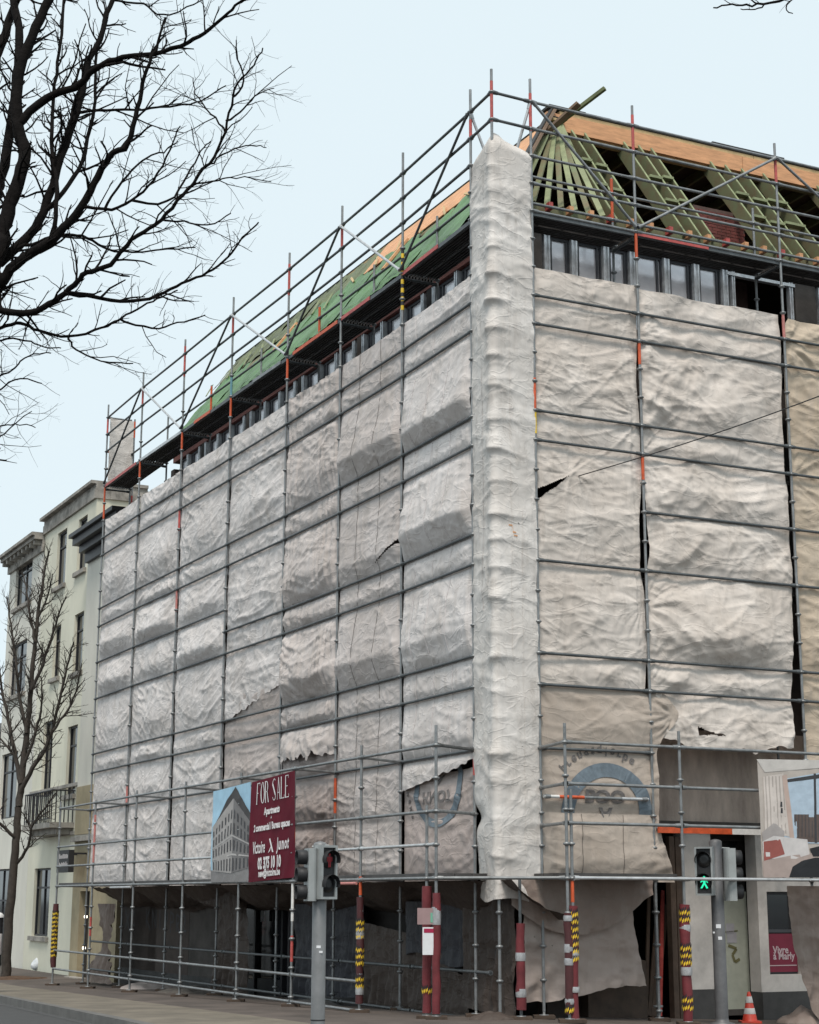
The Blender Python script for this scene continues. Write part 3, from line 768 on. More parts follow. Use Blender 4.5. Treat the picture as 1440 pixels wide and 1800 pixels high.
# ------------------------------------------------------------------ protective sheets
SHEETS = {}
def sheet(A, B, n, zt, zb, pins, m, label, seed, bel=.16, tc=.68, sharp=8, wexp=3.0, amp=1.0, u0=.008, u1=.992, vert=0.0, sag=.35, anchors=(), holes=(), hem=.0, group='sheets hung on the scaffold', name='protective_sheet', off=-.035, res=.028, attmin=.35, slack=.0, cords=(), cordm='cord', slant=0.0, belf=None, fn=None, lap=0.0):
    u = (B-A).normalized(); L = (B-A).length
    nr = max(6, int((zt-zb)/res)); nc = max(6, int(L/res))
    zz = np.linspace(zt, zb, nr); uu = np.linspace(0, 1, nc)
    U, Z = np.meshgrid(uu, zz)
    f0 = u0 if callable(u0) else (lambda z: u0+0*z); f1 = u1 if callable(u1) else (lambda z: u1+0*z)
    lo = f0(zz)+.012*pn(zz*1.7, 0*zz, seed+1); hi = f1(zz)+.012*pn(zz*1.7, 0*zz, seed+2)
    UU = lo[:, None]+(hi-lo)[:, None]*U
    # hem: bottom edge may be ragged or slanted
    if callable(hem): hz = hem(UU[-1])
    else: hz = hem*(fbm(UU[-1]*9, 0*UU[-1], seed+3, 3))+slant*(UU[-1]-.5)
    k = ((zt-Z)/(zt-zb))**2
    Z = Z+hz[None, :]*k
    tz = .012*pn(UU[0]*4.5, 0*UU[0], seed+8)-.015*4*U[0]*(1-U[0])
    Z = Z+tz[None, :]*((Z-zb)/(zt-zb))**6
    S = UU*L
    def disp(S, Z, UU):
        d = np.zeros_like(S); pp = sorted([zt]+[p for p in pins if zb < p < zt]+[zb], reverse=True)
        free_end = zb not in pins
        mind = np.full_like(S, 9.0)
        for p in pins: mind = np.minimum(mind, np.abs(Z-p))
        rr = np.random.default_rng(seed)
        for i in range(len(pp)-1):
            a, b_ = pp[i], pp[i+1]; ln = a-b_
            t = np.clip((a-Z)/ln, -.2, 1.2); ins = (Z <= a) & (Z > b_)
            if i == len(pp)-2: ins = ins | (Z <= b_)
            fac = rr.uniform(.7, 1.25)*np.clip((ln-.25)/1.1, .15, 1.15)
            if belf and i < len(belf): fac = belf[i]
            tcc = tc+rr.uniform(-.06, .06)
            tt = t+(.05 if sharp < 15 else .018)*pn(S*1.1, 0*S+i, seed+5)
            up = tt/tcc; dn = (1-tt)/(1-tcc)
            if i == len(pp)-2 and free_end: pr = np.minimum(up, 1.0)*.6
            else: pr = -np.log(np.exp(-sharp*up)+np.exp(-sharp*dn))/sharp
            x = np.clip(np.abs(2*UU-1), 0, 1)
            wv = 1-(.85 if sharp < 15 else .45)*x**wexp
            wv = wv*(1+(.35 if sharp < 15 else .16)*pn(S*.9, 0*S+i*3.3, seed+6))
            d = np.where(ins, bel*fac*np.clip(pr, -.05, 1.2)*wv, d)
        q = Z+sag*(1-(2*UU-1)**2)
        wp = .5*pn(S*.8, Z*.8, seed+30)
        a1 = .45+.55*np.clip(pn(S*.5, Z*.5, seed+9)*1.6+.4, 0, 1)
        q2 = Z+sag*1.5*(1-np.abs(2*UU-1)**1.6)
        wr = (.014*pn(S*.45+wp*.6, q*2.6, seed+10)+.026*crease(S*.30+wp*.6, q*2.6, seed+11, .22)+.022*crease(S*.32+wp*.5, q2*3.4, seed+23, .20))*a1     # U-shaped drapes
        wr = wr+.012*pn(S*1.0, Z*.8, seed+13)
        for (ca, am_, fa, fb, sd_) in ((.55, .015, .45, 2.9, 12), (-.70, .014, .45, 3.1, 15), (.12, .012, .8, 4.6, 17), (1.25, .010, .8, 4.4, 19), (-.25, .008, 1.3, 6.5, 25)):
            c_, s_ = math.cos(ca), math.sin(ca); X_ = S*c_+Z*s_; Y_ = -S*s_+Z*c_
            wr = wr+am_*crease(X_*fa+wp, Y_*fb+wp*1.4, seed+sd_, .22)
        wr = wr+.004*pn(S*7, Z*8, seed+14)
        if vert:
            e = vert*(.35+.65*np.clip(np.abs(2*UU-1)*1.4-.3, 0, 1))
            wr = wr+e*.028*ridge(S*5.0+.5*pn(S*.7, Z*.6, seed+16), Z*.28, seed+18, 2)
        for (au, az, aa, rad) in anchors:
            dx = S-au*L; dz = Z-az; r = np.sqrt(dx*dx+dz*dz)+1e-4; th = np.arctan2(dz, dx)
            fall = np.clip(r/.25, 0, 1)*np.exp(-(r/rad)**2)
            wr = wr+aa*.036*ridge(th*1.6+.8*pn(S*.8, Z*.8, seed), r*.45+.4*pn(S, Z, seed+5), seed+int(au*100)+21, 2)*fall
        att = np.clip(mind/.16, attmin, 1.0)
        d = d+wr*amp*att
        if fn: d = d+fn(S, Z, UU)
        d = np.minimum(d, np.clip(mind-.03, 0, 9)*1.9+slack)
        edge = np.clip((.5-np.abs(UU-.5))*L/.16, 0, 1)
        d = d*(.3+.7*edge)
        return off+d+lap
    D = disp(S, Z, UU)
    P = np.empty(S.shape+(3,)); a = np.array(A); un = np.array(u); nn = np.array(n)
    P[...] = a+S[..., None]*un+D[..., None]*nn; P[..., 2] = Z
    mask = None
    if holes:
        mask = np.ones((nr-1, nc-1), bool); sc = (S[:-1, :-1]+S[1:, 1:])/2; zc = (Z[:-1, :-1]+Z[1:, 1:])/2
        for (s0, z0, s1, z1, wdt) in holes:      # slit from (s0,z0) to (s1,z1), widest at its start
            dx, dz = s1-s0, z1-z0; l2 = dx*dx+dz*dz
            t = ((sc-s0)*dx+(zc-z0)*dz)/l2; dist = np.abs((sc-s0)*dz-(zc-z0)*dx)/math.sqrt(l2)
            mask &= ~((t > -.02) & (t < 1) & (dist < wdt*(1-t)*(.75+.5*pn(sc*3, zc*3, seed+40))))
    base = V(A+u*L/2, zb)
    o = grid_obj(name, P, M[m], base=base, mask=mask)
    tag(o, label, 'sheet', group)
    SHEETS[o.name] = (A, u, n, L, disp)
    for cu in cords:
        b = MB(); pts = []
        for z in np.linspace(zt-.02, zb+.03, 60):
            uu_ = cu+.012*math.sin(z*2.1+seed)
            s_ = uu_*L; dd = float(disp(np.array([[s_]]), np.array([[z]]), np.array([[uu_]]))[0, 0])+.006
            q = A+u*s_+n*dd; pts.append((q.x, q.y, z))
        b.path(pts, .0045, 3, False); b.build('seam_cord', M[cordm], o)
    return o
def on_sheet(o, s, z, lift=.012):
    A, u, n, L, disp = SHEETS[o.name]
    s_ = np.array([[s]]); z_ = np.array([[z]])
    d = float(disp(s_, z_, s_/L)[0, 0])+lift
    p = A+u*s+n*d; return Vector((p.x, p.y, z))
TOP = T-3.0
z = lambda k: T-k
pin_near = [z(3.5), z(4), z(5.5), z(6), z(7.5), z(8), z(9.5), z(10), z(11)]
pin_far = [z(3.5), z(4), z(5.5), z(6), z(7.0), z(8), z(9.5), z(10), z(11)]
GL = 'sheets hung on the left scaffold front'
GR = 'sheets hung on the right scaffold front'
# left front, counted from the street corner outwards
sheet(PL[0], PL[1], nL, TOP+.02, z(11.25), pin_near, 'tarp_cool', 'white sheet with sharp horizontal folds on the left front, beside the corner wrap', 101, bel=.235, tc=.74, sharp=26, wexp=6, amp=.75, vert=.55, hem=lambda x: -.28*x+.06*pn(x*11, 0*x, 3)+.10*(1-x), group=GL, sag=.1, belf=[.10, .08, .85, .10, 1.05, .10, .70, .12, .35, .3], u1=.985, cords=(.30, .55, .80), cordm='print_white')
sheet(PL[1], PL[2], nL, TOP+.02, z(13.02), pin_near+[z(12), z(13)], 'tarp_grey', 'taupe sheet with two thin dark cords and a torn slit, second from corner wrap', 202, bel=.19, tc=.72, sharp=22, wexp=6, amp=.75, vert=.25, cords=(.34, .68), group=GL, res=.021, sag=.15, belf=[.05, .08, .95, .06, .55, .08, .85, .06, .15, .2, .2], holes=[(.0, z(7.04), 1.15, z(7.32), .05)])
sheet(PL[2], PL[3], nL, TOP+.02, z(10.62), pin_near, 'tarp_grey', 'grey sheet with bundled vertical folds and ragged hem, third from the corner wrap', 303, bel=.24, tc=.70, sharp=9, wexp=3.4, amp=1.25, vert=1.5, hem=.12, group=GL, sag=.3, anchors=((.95, z(5.6), 1, 1.2), (.9, z(9.0), 1.2, 1.3)), belf=[.05, .08, .40, .15, .9, .3, 1.25, .3, .9], u1=lambda zz: .99+.03*np.sin((T-zz)*1.3))
sheet(PL[3], PL[4], nL, TOP, z(9.0), pin_near, 'tarp_cool', 'pale sheet with diagonal creases and a ragged slanting hem halfway up the left front', 404, bel=.085, tc=.66, sharp=7, wexp=2.6, amp=.95, sag=.1, off=-.055, attmin=.6, slack=.03, hem=lambda x: -.55*x+.05*fbm(x*14, 0*x, 8), group=GL, fn=lambda S, Z, U: .02*ridge(S*1.1+Z*1.1, S*.5-Z*.4, 77, 2))
sheet(PL[4], PL[5], nL, TOP, z(13.02), pin_far+[z(12), z(13)], 'tarp_cool', 'pale sheet bulging in the third bay from the far end of the left front', 505, bel=.10, tc=.66, sharp=7, wexp=2.6, amp=.85, sag=.45, off=-.055, attmin=.6, slack=.03, belf=[.3, .3, .9, .4, 1.2, 1.8, .8, .4, .5, .3, .3], group=GL, anchors=((.97, z(4.6), 1.3, 1.5), (.97, z(7.6), 1.1, 1.0)))
sheet(PL[5], PL[6], nL, TOP, z(13.02), pin_far+[z(12), z(13)], 'tarp_cool', 'pale sheet with deep U-shaped bellies, second from the far end of the left front', 606, bel=.16, tc=.70, sharp=6, wexp=2.2, amp=.9, sag=.65, off=-.055, attmin=.6, slack=.03, belf=[.3, .3, 1.1, .6, 1.5, .8, .7, .4, .4, .3, .3], group=GL, u0=lambda zz: .008+.035*sstep(0, 1, (z(9.2)-zz)/.8), anchors=((.03, z(6.1), 1.2, 1.4), (.97, z(6.3), 1.4, 1.3)))
sheet(PL[6], PL[7], nL, TOP, z(13.02), pin_far+[z(12), z(13)], 'tarp_cool', 'pale billowing sheet at the far left end of the front next to the cream houses', 707, bel=.14, tc=.62, sharp=6, wexp=2.2, amp=.8, off=-.055, attmin=.6, slack=.03, belf=[.3, .3, 1.0, .4, 1.3, 1.4, .6, .4, .4, .3, .3], sag=.4, group=GL)
# second layers under the short ones
sheet(PL[3], PL[4], nL, z(8.6), z(13.02), [z(9.5), z(10), z(11), z(12), z(13)], 'tarp_taupe', 'darker rosy-grey sheet showing below the slanting ragged hem, above the sale banner', 414, bel=.10, tc=.6, amp=1.0, sag=.2, group=GL, off=-.075)
sheet(PL[2], PL[3], nL, z(10.2), z(13.02), [z(11), z(12), z(13)], 'tarp_rose', 'crumpled rosy sheet beside the right edge of the sale banner', 313, bel=.08, tc=.6, amp=1.5, sag=.1, vert=.5, group=GL, off=-.08)
lo1 = sheet(PL[0]+uL*.05, PL[1], nL, z(11.25), z(13.02), [z(12), z(13)], 'tarp_rose', 'rosy sheet with a faded blue ring logo printed upside down, left of the corner wrap', 111, bel=.08, tc=.6, amp=.7, sag=.2, vert=.3, group=GL, off=-.07, hem=0, anchors=((.0, z(11.3), 1.0, .7), (.0, z(12.0), 1.0, .7)), fn=lambda S, Z, U: -.10*np.exp(-((Z-z(11.25))/.18)**2)*np.exp(-((U-.35)/.28)**2))
# end sheet of the scaffold top, far left
es = sheet(PL[7]-nL*.05, PL[7]-nL*.76, uL, T-.02, T-1.98, [z(.5), z(1), z(1.5)], 'tarp_white', 'small white end sheet on the top lift at the far left scaffold end', 818, bel=.02, amp=.2, group='sheets closing scaffold ends', off=-.04)
# right front
sheet(PR[0], PR[1], nR, TOP+.03, z(10.02), [z(3.5), z(4), z(5.5), z(6), z(8), z(9.5), z(10)], 'tarp_warm', 'cream sheet with a slit under the span wire, first right of the corner wrap', 909, bel=.07, tc=.6, sharp=5, wexp=2.4, amp=.9, sag=.15, group=GR, res=.017, off=-.075, attmin=.75, slack=.05, u1=lambda zz: .994-.022*np.exp(-((zz-z(7.6))/.75)**4)+.012*np.sin(zz*2.3), belf=[.3, .3, 1.0, .4, 1.2, .9, .4], anchors=((.97, z(5.3), 1.2, 1.1), (.97, z(8.6), .9, 1.3), (.02, z(5.0), .7, 1.0), (.3, z(6.5), .5, .9)), holes=[(.03, z(6.92), .66, z(6.52), .12)], fn=lambda S, Z, U: .03*ridge(S*5, Z*.3, 5, 2)*sstep(.78, .95, U)+.035*pn(S*.6+Z*.3, Z*1.3, 65)+.02*crease(S*.5+.4*Z, Z*1.7-.4*S, 66, .28))
sheet(PR[1], PR[2], nR, TOP-.02, z(10.75), [z(3.5), z(4), z(5.5), z(6), z(7), z(8), z(9.5), z(10)], 'tarp_warm', 'wide cream sheet with long fanning folds and a swagged ragged hem on the right front', 1010, bel=.10, tc=.66, sharp=5, wexp=2.4, amp=1.0, sag=.30, group=GR, res=.021, off=-.08, attmin=.75, slack=.055, fn=lambda S, Z, U: .05*pn((S*.55+Z*.75)*.55, (Z*.85-S*.5)*1.5, 61)+.028*crease((S*.75+Z*.65)*.5, (Z*.75-S*.65)*2.0, 63, .3), u0=lambda zz: .006+.026*np.exp(-((zz-z(7.5))/.75)**2), u1=lambda zz: .985-.012*np.exp(-((zz-z(5.0))/.9)**2)-.045*sstep(0, 1, (z(7.6)-zz)/2.6), anchors=((.0, z(3.9), 1.8, 2.6), (.0, z(6.0), 1.7, 2.4), (.0, z(8.6), 1.6, 2.0), (.0, z(10.0), 1.4, 1.6), (.98, z(10.4), 1.0, 1.2)), hem=lambda x: -.10*np.sin(x*3.1)*1.5+.07*fbm(x*8, 0*x, 4)+.12*(x < .18)*(.18-x)/.18, belf=[.2, .25, .9, .35, .9, .8, 2.4, .6, .9], holes=[(.95, z(10.62), 1.5, z(10.66), .08)])
sheet(PR[2], PR[3], nR, TOP-.06, z(11.0), [z(3.5), z(4), z(5.5), z(6), z(7), z(8), z(9.5), z(10)], 'tarp_sand', 'yellowish sheet cut by the right edge of the picture on the right front', 1111, bel=.10, tc=.66, sharp=5, wexp=2.4, amp=1.0, sag=.3, group=GR, off=-.08, attmin=.75, slack=.05, u0=lambda zz: .014+.05*sstep(z(3.3), z(2.95), zz)+.006*np.sin((T-zz)*1.1)+.012*sstep(0, 1, (z(8.0)-zz)/2), anchors=((.02, z(3.6), 1.5, 1.6), (.03, z(6.0), 1.3, 1.8)))
lo2 = sheet(PR[0], PR[0]+uR*2.75, nR, z(10.0), z(12.12), [z(10), z(11), z(12)], 'tarp_beige', 'beige sheet with a faded blue round logo upside down, right of the corner wrap', 1212, bel=.07, tc=.6, amp=.75, sag=.12, group=GR, off=-.045, u1=lambda zz: .80+.16*np.exp(-((zz-z(10.35))/.33)**2)-.10*sstep(z(10.6), z(11.8), zz)*0-.06*sstep(z(10.9), z(11.6), zz)*0, anchors=((.93, z(10.35), 2.0, .9), (.0, z(10.05), 1.0, .8), (.74, z(10.02), 1.0, .7)))
sheet(PR[0], PR[0]+uR*2.75, nR, z(11.98), z(13.04), [z(12), z(13)], 'tarp_beige', 'plain beige sheet tied below the upside down round logo, above the hanging sheet', 1313, bel=.08, tc=.7, amp=.9, vert=.9, sag=.25, group=GR, off=-.02, u1=lambda zz: .78+.10*sstep(z(12.0), z(12.9), zz)*0+.10*(z(12)-zz)/1.0, cords=(.27, .55))

# wrap round the corner tower ----------------------------------------
def corner_wrap():
    a = PL[0]+uL*.0+nL*.0; c = PC+(PC-(PL[0]+PR[0])/2).normalized()*.05; e = PR[0]+uR*-.01
    n1 = nL; n2 = nR
    # plan: quadratic rounding at the corner tube
    pts = []
    for t in np.linspace(0, 1, 15): p = a.lerp(c, t*.93); pts.append(p)
    for t in np.linspace(.12, .88, 7):
        p = a.lerp(c, .93)*(1-t)**2+c*2*t*(1-t)+c.lerp(e, .07)*t*t; pts.append(p)
    for t in np.linspace(.07, 1, 15): p = c.lerp(e, t); pts.append(p)
    # resample
    seg = [0]
    for p, q in zip(pts, pts[1:]): seg.append(seg[-1]+(q-p).length)
    tot = seg[-1]; nc = 72; ws = np.linspace(0, tot, nc)
    X = np.interp(ws, seg, [p.x for p in pts]); Y = np.interp(ws, seg, [p.y for p in pts])
    nx = np.gradient(Y); ny = -np.gradient(X); l = np.hypot(nx, ny); nx /= l; ny /= l
    # make normals point outwards (towards camera)
    sgn = np.sign(nx*(-.3)+ny*(-1)); nx *= sgn; ny *= sgn
    ww = ws/tot
    zt, zb = T-.80, z(13.28); nr = 460
    zz = np.linspace(zt, zb, nr); WW, Z = np.meshgrid(ww, zz); WS = WW*tot
    ph = (T-Z)/.5+.25*pn(WS*1.2, Z*.4, 5)+.12
    fr = ph-np.floor(ph)                       # 0 just below a coupling, growing down to the next
    am = .5+.5*np.clip(pn(WS*.9+3, np.floor(ph)*7.7, 6)*1.8+.5, 0, 1.2)
    x = np.abs(2*WW-1)
    corner = np.exp(-((WW-.5)/.11)**2)
    saw = np.where(fr < .82, fr/.82, (1-fr)/.18)
    saw = saw**1.3
    cw = .5+.03*pn(Z*.9, 0*Z+2, 31)
    d = .035*(1-x**3)
    rr = np.random.default_rng(12)
    zc_ = T-1.35
    while zc_ > zb+.2:
        a_ = rr.uniform(.25, 1.0); zl = zc_-.10*(WW-.5)+.06*np.sin(WW*rr.uniform(2, 5)+rr.uniform(0, 6)); dz = Z-zl
        tri = np.where(dz > 0, np.exp(-dz/.17), np.exp(dz/.055))
        wd_ = np.where(WW < cw, np.exp(-(cw-WW)/.09), np.exp(-(WW-cw)/rr.uniform(.08, .30)))
        d = d+.085*a_*tri*wd_
        zc_ -= .5+rr.uniform(-.05, .05)
    wp = .5*pn(WS*.9, Z*.9, 41)
    d += .022*pn(WS*1.1, Z*.9, 27)+.016*crease(WS*.8+wp, Z*2.4+WS*.4, 21, .22)+.012*crease(WS*1.2+Z*.8, Z*3.0-WS+wp, 23, .22)+.010*crease(WS*2.4-Z*.5, Z*1.6+wp, 25, .22)+.004*pn(WS*8, Z*9, 29)
    d += .03*np.exp(-((Z-(T-1.9))/.25)**2)*crease(WS*.7, Z*5, 33, .3)
    # crown: pulled in over the top couplings
    topf = np.clip((zt-Z)/.30, 0, 1)
    d *= np.clip(.25+topf, .25, 1)
    Xg = X[None, :]+d*nx; Yg = Y[None, :]+d*ny
    cen = (PL[0]+PR[0])*.5*.6+PC*.4
    sh = (1-topf)**2.2*.55
    Xg = Xg*(1-sh)+cen.x*sh; Yg = Yg*(1-sh)+cen.y*sh
    Zg = Z.copy()
    crown = (1-np.clip((zt-Z)/.5, 0, 1))
    Zg += crown*(.16*np.exp(-((WW-.47)/.28)**2)-.02)+.02*pn(WS*4, Z, 3)*crown
    # side pull-ins (tied at the flanks) and loose skirt towards the right at the bottom
    skirt = sstep(0, 1, (z(12.0)-Z)/1.3)
    low = sstep(0, 1, (z(12.5)-Z)/.8)
    Zg -= low*(.10*WW+.05*np.sin(WW*7))*1.0
    pin_l = np.exp(-((Z-z(12.05))/.16)**2)*np.clip((.35-WW)/.35, 0, 1)
    Xg += pin_l*.10
    sl = skirt*np.clip((.5-WW)/.5, 0, 1)*.10; Xg += sl
    P = np.stack([Xg, Yg, Zg], -1)
    # cap rows
    c3 = np.array([cen.x, cen.y, T-.66]); row = P[0]
    cap = np.stack([row+(c3-row)*k for k in (.9, .6, .3)], 0)
    P = np.concatenate([cap, P], 0)
    o = grid_obj('corner_wrap', P, M['tarp_white'], base=V(PC, gz(PC)))
    def seam(ww_, r0, r1, m, w=.012, lift=.006):
        c_ = int(ww_*(nc-1)); b = MB(); N = np.array([nx[c_], ny[c_], 0])*lift; t_ = np.array([-ny[c_], nx[c_], 0])*w/2; pr = None; vs = []; fs = []
        for r in range(r0, r1):
            p = P[r, c_]+N; vs += [p-t_, p+t_]
        fs = [(2*i, 2*i+1, 2*i+3, 2*i+2) for i in range(r1-r0-1)]
        b.add(vs, fs); b.build('seam_tape', M[m], o)
    seam(.70, 90, 330, 'tarp_white', .022); seam(.30, 150, 300, 'tarp_cool', .016); seam(.82, 240, 440, 'tarp_white', .018)
    for (r0, c0, pts_) in ((246, 46, ((0, 0), (2, 0), (2, 3), (4, 3), (4, 6), (7, 6))), (250, 49, ((0, 0), (3, 1), (3, 4)))):
        b = MB(); vs = []
        for (dr, dc) in pts_:
            p = P[r0+dr*2, c0+dc]+np.array([nx[c0+dc], ny[c0+dc], 0])*.008; vs += [p, p+np.array([0, 0, .022])]
        b.add(vs, [(2*i, 2*i+1, 2*i+3, 2*i+2) for i in range(len(pts_)-1)]); b.build('orange_scribble', M['timber'], o)
    tag(o, 'tall white sheet wrapped round the corner tower like a pillar from roof to deck', 'sheet', None)
corner_wrap()

# ------------------------------------------------------------------ faded upside-down prints on the two low sheets
def text_geo(body, size=1.0, sx=1.0, bold=0.0, ax='CENTER', shear=0.0, spacing=1.0):
    cu = bpy.data.curves.new('t', 'FONT'); cu.body = body; cu.size = size; cu.align_x = ax; cu.align_y = 'CENTER'; cu.offset = bold; cu.resolution_u = 3; cu.shear = shear; cu.space_character = spacing
    ob = bpy.data.objects.new('t', cu); COL.objects.link(ob)
    dg = bpy.context.evaluated_depsgraph_get()
    me = bpy.data.meshes.new_from_object(ob.evaluated_get(dg))
    vs = [(v.co.x*sx, v.co.y) for v in me.vertices]; fs = [tuple(p.vertices) for p in me.polygons]
    bpy.data.objects.remove(ob); bpy.data.curves.remove(cu); bpy.data.meshes.remove(me)
    return vs, fs
def sheet_print(o, pieces, name, m):
    """pieces: list of (verts2d, faces) in sheet (s, z) metres, laid on the cloth"""
    for vs, fs in pieces:
        b = MB(); b.add([on_sheet(o, a, c) for a, c in vs], fs); b.build(name, M[m], o)
def ring2d(cx, cz, r0, r1, t0, t1, n=48, kz=1.0):
    vs = []; 
    for i in range(n+1):
        t = t0+(t1-t0)*i/n
        for r in (r0, r1): vs.append((cx+r*math.cos(t), cz+kz*r*math.sin(t)))
    return vs, [(2*i, 2*i+1, 2*i+3, 2*i+2) for i in range(n)]
def place2d(g, cx, cz, rot=0, fx=1, fz=1):
    c, s_ = math.cos(rot), math.sin(rot)
    return [(cx+(x*fx*c-y*fz*s_), cz+(x*fx*s_+y*fz*c)) for x, y in g[0]], g[1]
def arc_text(body, cx, cz, r, mid, size, flip=True, step=None):
    out_ = []; step = step or size*.62/r
    for i, ch in enumerate(body):
        if ch == ' ': continue
        a = mid-(i-(len(body)-1)/2)*step
        g = text_geo(ch, size, 1.0, .004)
        out_.append(place2d(g, cx+r*math.cos(a), cz+r*math.sin(a), a-math.pi/2, 1, -1 if flip else 1))
    return out_
# right sheet: arc lettering, dark dome, inner marks; everything printed upside down
cx_, cz_ = hR(1068, 1428, -.04)
sheet_print(lo2, arc_text('prengtqlerbe', cx_-.06, cz_-.02, .99, math.radians(97), .20), 'printed_lettering', 'print_dark')
sheet_print(lo2, [ring2d(cx_, cz_, .60, .84, -.12, math.pi+.12, kz=.93)], 'printed_ring', 'print_blue')
sheet_print(lo2, [place2d(text_geo('BOO', .27, 1.25, .014), cx_-.05, cz_+.26, 0, 1, -1), place2d(text_geo('TWIN', .12, .9, .006), cx_-.05, cz_+.67, 0, 1, -1), place2d(text_geo('A', .28, 1.1, .014), cx_-.03, cz_-.02, 0, 1, -1)], 'printed_letters', 'print_dark')
# left sheet (s grows away from the corner, so text is mirrored on purpose to read as in the photograph)
cxl, czl = hL(773, 1385, -.07)
cxl += .05
sheet_print(lo1, [ring2d(cxl, czl-.02, .70, .88, 0, 2*math.pi, 64, .70)], 'printed_ring', 'print_blue')
sheet_print(lo1, [place2d(text_geo('HNO7', .26, 1.5, .012), cxl, czl-.13, 0, -1, -1), place2d(text_geo('BEN', .2, 1.6, .012), cxl, czl+.40, 0, -1, -1), place2d(text_geo('A', .2, 1.7, .012), cxl, czl+.14, 0, -1, -1)], 'printed_letters', 'print_dark')
sheet_print(lo1, [place2d(text_geo(ch, .16, 1, .006), cxl+1.12-.05*abs(i-2), czl+.22-.13*i, math.radians(90), -1, 1) for i, ch in enumerate('ebnaws')], 'printed_lettering', 'print_dark')
# ------------------------------------------------------------------ pavement gantries (front row of the scaffold at street level)
OL = .95; OR = 1.05
GLt = thing('pavement_gantry', 'low tube gantry with guard rails standing on the left pavement before the wrapped front', 'scaffold gantry', Lp(4, OL, gz(Lp(4, OL, 0))), 'pavement gantries')
GRt = thing('pavement_gantry', 'tube gantry before the doorway on the right, one orange and white rail', 'scaffold gantry', Rp(2, OR, gz(Rp(2, OR, 0))), 'pavement gantries')
def sL(px, py): return hL(px, py, OL)[0]
fl = [sL(108, 1424), sL(170, 1412), sL(242, 1400), sL(328, 1392), sL(424, 1440), sL(519, 1400), sL(636.5, 1400)]
fcorner = sL(768, 1400); fdouble = sL(752, 1500)
ups = [.18, .05, .12, .12, .1, .05, .2]
bl = {0: [], 1: [(T-12.45, T-11.3, 'pink'), (z(14.2), z(13.75), 'red')], 3: [], 5: [(z(12.45), z(12.0), 'orange'), (z(13.7), z(13.0), 'white'), (z(14.4), z(13.95), 'red')], 6: [(z(13.25), z(12.95), 'orange')]}
for i, s in enumerate(fl):
    p = Lp(s, OL, 0); post(GLt, p, gz(p)+.06, z(11)+ups[i], bl.get(i, []), 'galv'); base_plate(GLt, p)
for s, zt in ((fcorner, z(11)+.3), (fdouble, z(11.9))):
    p = Lp(s, OL, 0); post(GLt, p, gz(p)+.06, zt, [], 'galv'); base_plate(GLt, p)
allf = fl[::1]
chain = sorted(fl+[fcorner], reverse=True)
for a, c in zip(chain, chain[1:]):
    for k in (11, 12, 12.5, 13):
        rail(GLt, Lp(a, OL, z(k)), Lp(c, OL, z(k)), 'galv' if k != 12.5 or a > 12 else 'galv_light')
    if c > fcorner+.01:
        for k in (14.62, 15.08): rail(GLt, Lp(a, OL, z(k)), Lp(c, OL, z(k)), 'galv')
    for k in (14.4, 15.1): rail(GLt, Lp(a, .0, z(k)), Lp(c, .0, z(k)), 'galv_dark', 'back_rail')
for s in fl+[fcorner]:
    near = min(PL, key=lambda p: (p-Lp(s, 0, 0)).length)
    for k in (11, 13): rail(GLt, Lp(s, OL, z(k)), V(near, z(k)), 'galv', 'tie')
rail(GLt, Lp(fcorner, OL, z(11)), V(PL[0], z(11)), 'galv', 'tie'); rail(GLt, Lp(fcorner, OL, z(12)), V(PL[0], z(12)), 'galv', 'tie')
def gdeck(parent, f, n, u, s0, s1, o, zz_):
    for j in range(3):
        b = MB(); b.box(f(s0, .03+j*.3, zz_), u*(s1-s0), n*.28, UP*.045); b.build('deck_plank', M['deck'], parent)
for a, c in zip(chain, chain[1:]): gdeck(GLt, Lp, nL, uL, min(a, c)+.02, max(a, c)-.02, OL, z(13)+.03)
b = MB(); b.tube(Lp(fl[6]+.05, OL+.05, z(13)-.06), Lp(fl[5]-.9, OL+.05, z(13)-.06), .024); b.build('coloured_rail', M['pink'], GLt)
b = MB(); b.tube(Lp(fl[2]+.05, OL+.05, z(13)-.06), Lp(fl[2]+1.6, OL+.05, z(13)-.06), .024); b.build('coloured_rail', M['galv_light'], GLt)

fr0 = hR(996, 1400, OR)[0]; fr1 = hR(1198, 1400, OR)[0]; frx = hR(1008, 1560, OR)[0]; fr2 = fr1+3.07
for s, zt, bb in ((fr0, z(11)+.28, []), (frx, z(11.7), [(z(13.35), z(13.02), 'orange')]), (fr1, z(11)+.25, []), (fr2, z(11)+.2, [])):
    p = Rp(s, OR, 0); post(GRt, p, gz(p)+.06, zt, bb, 'galv'); base_plate(GRt, p)
for a, c in ((fr0, fr1), (fr1, fr2)):
    for k in (11, 11.62, 12.2, 13): rail(GRt, Rp(a, OR, z(k)), Rp(c, OR, z(k)), 'galv')
    gdeck(GRt, Rp, nR, uR, a+.02, c-.02, OR, z(13)+.03) if a < 1 else None
for k in (11, 11.62, 12.2): rail(GRt, V(PR[0], z(k)), Rp(fr0, OR, z(k)), 'galv', 'tie')
rail(GRt, Lp(fcorner, OL, z(13)), Rp(fr0, OR, z(13)), 'galv', 'corner_rail')
rail(GRt, Rp(fr0+.05, OR+.06, z(13)-.0), Rp(fr2, OR+.06, z(13)-.0), 'galv_light')
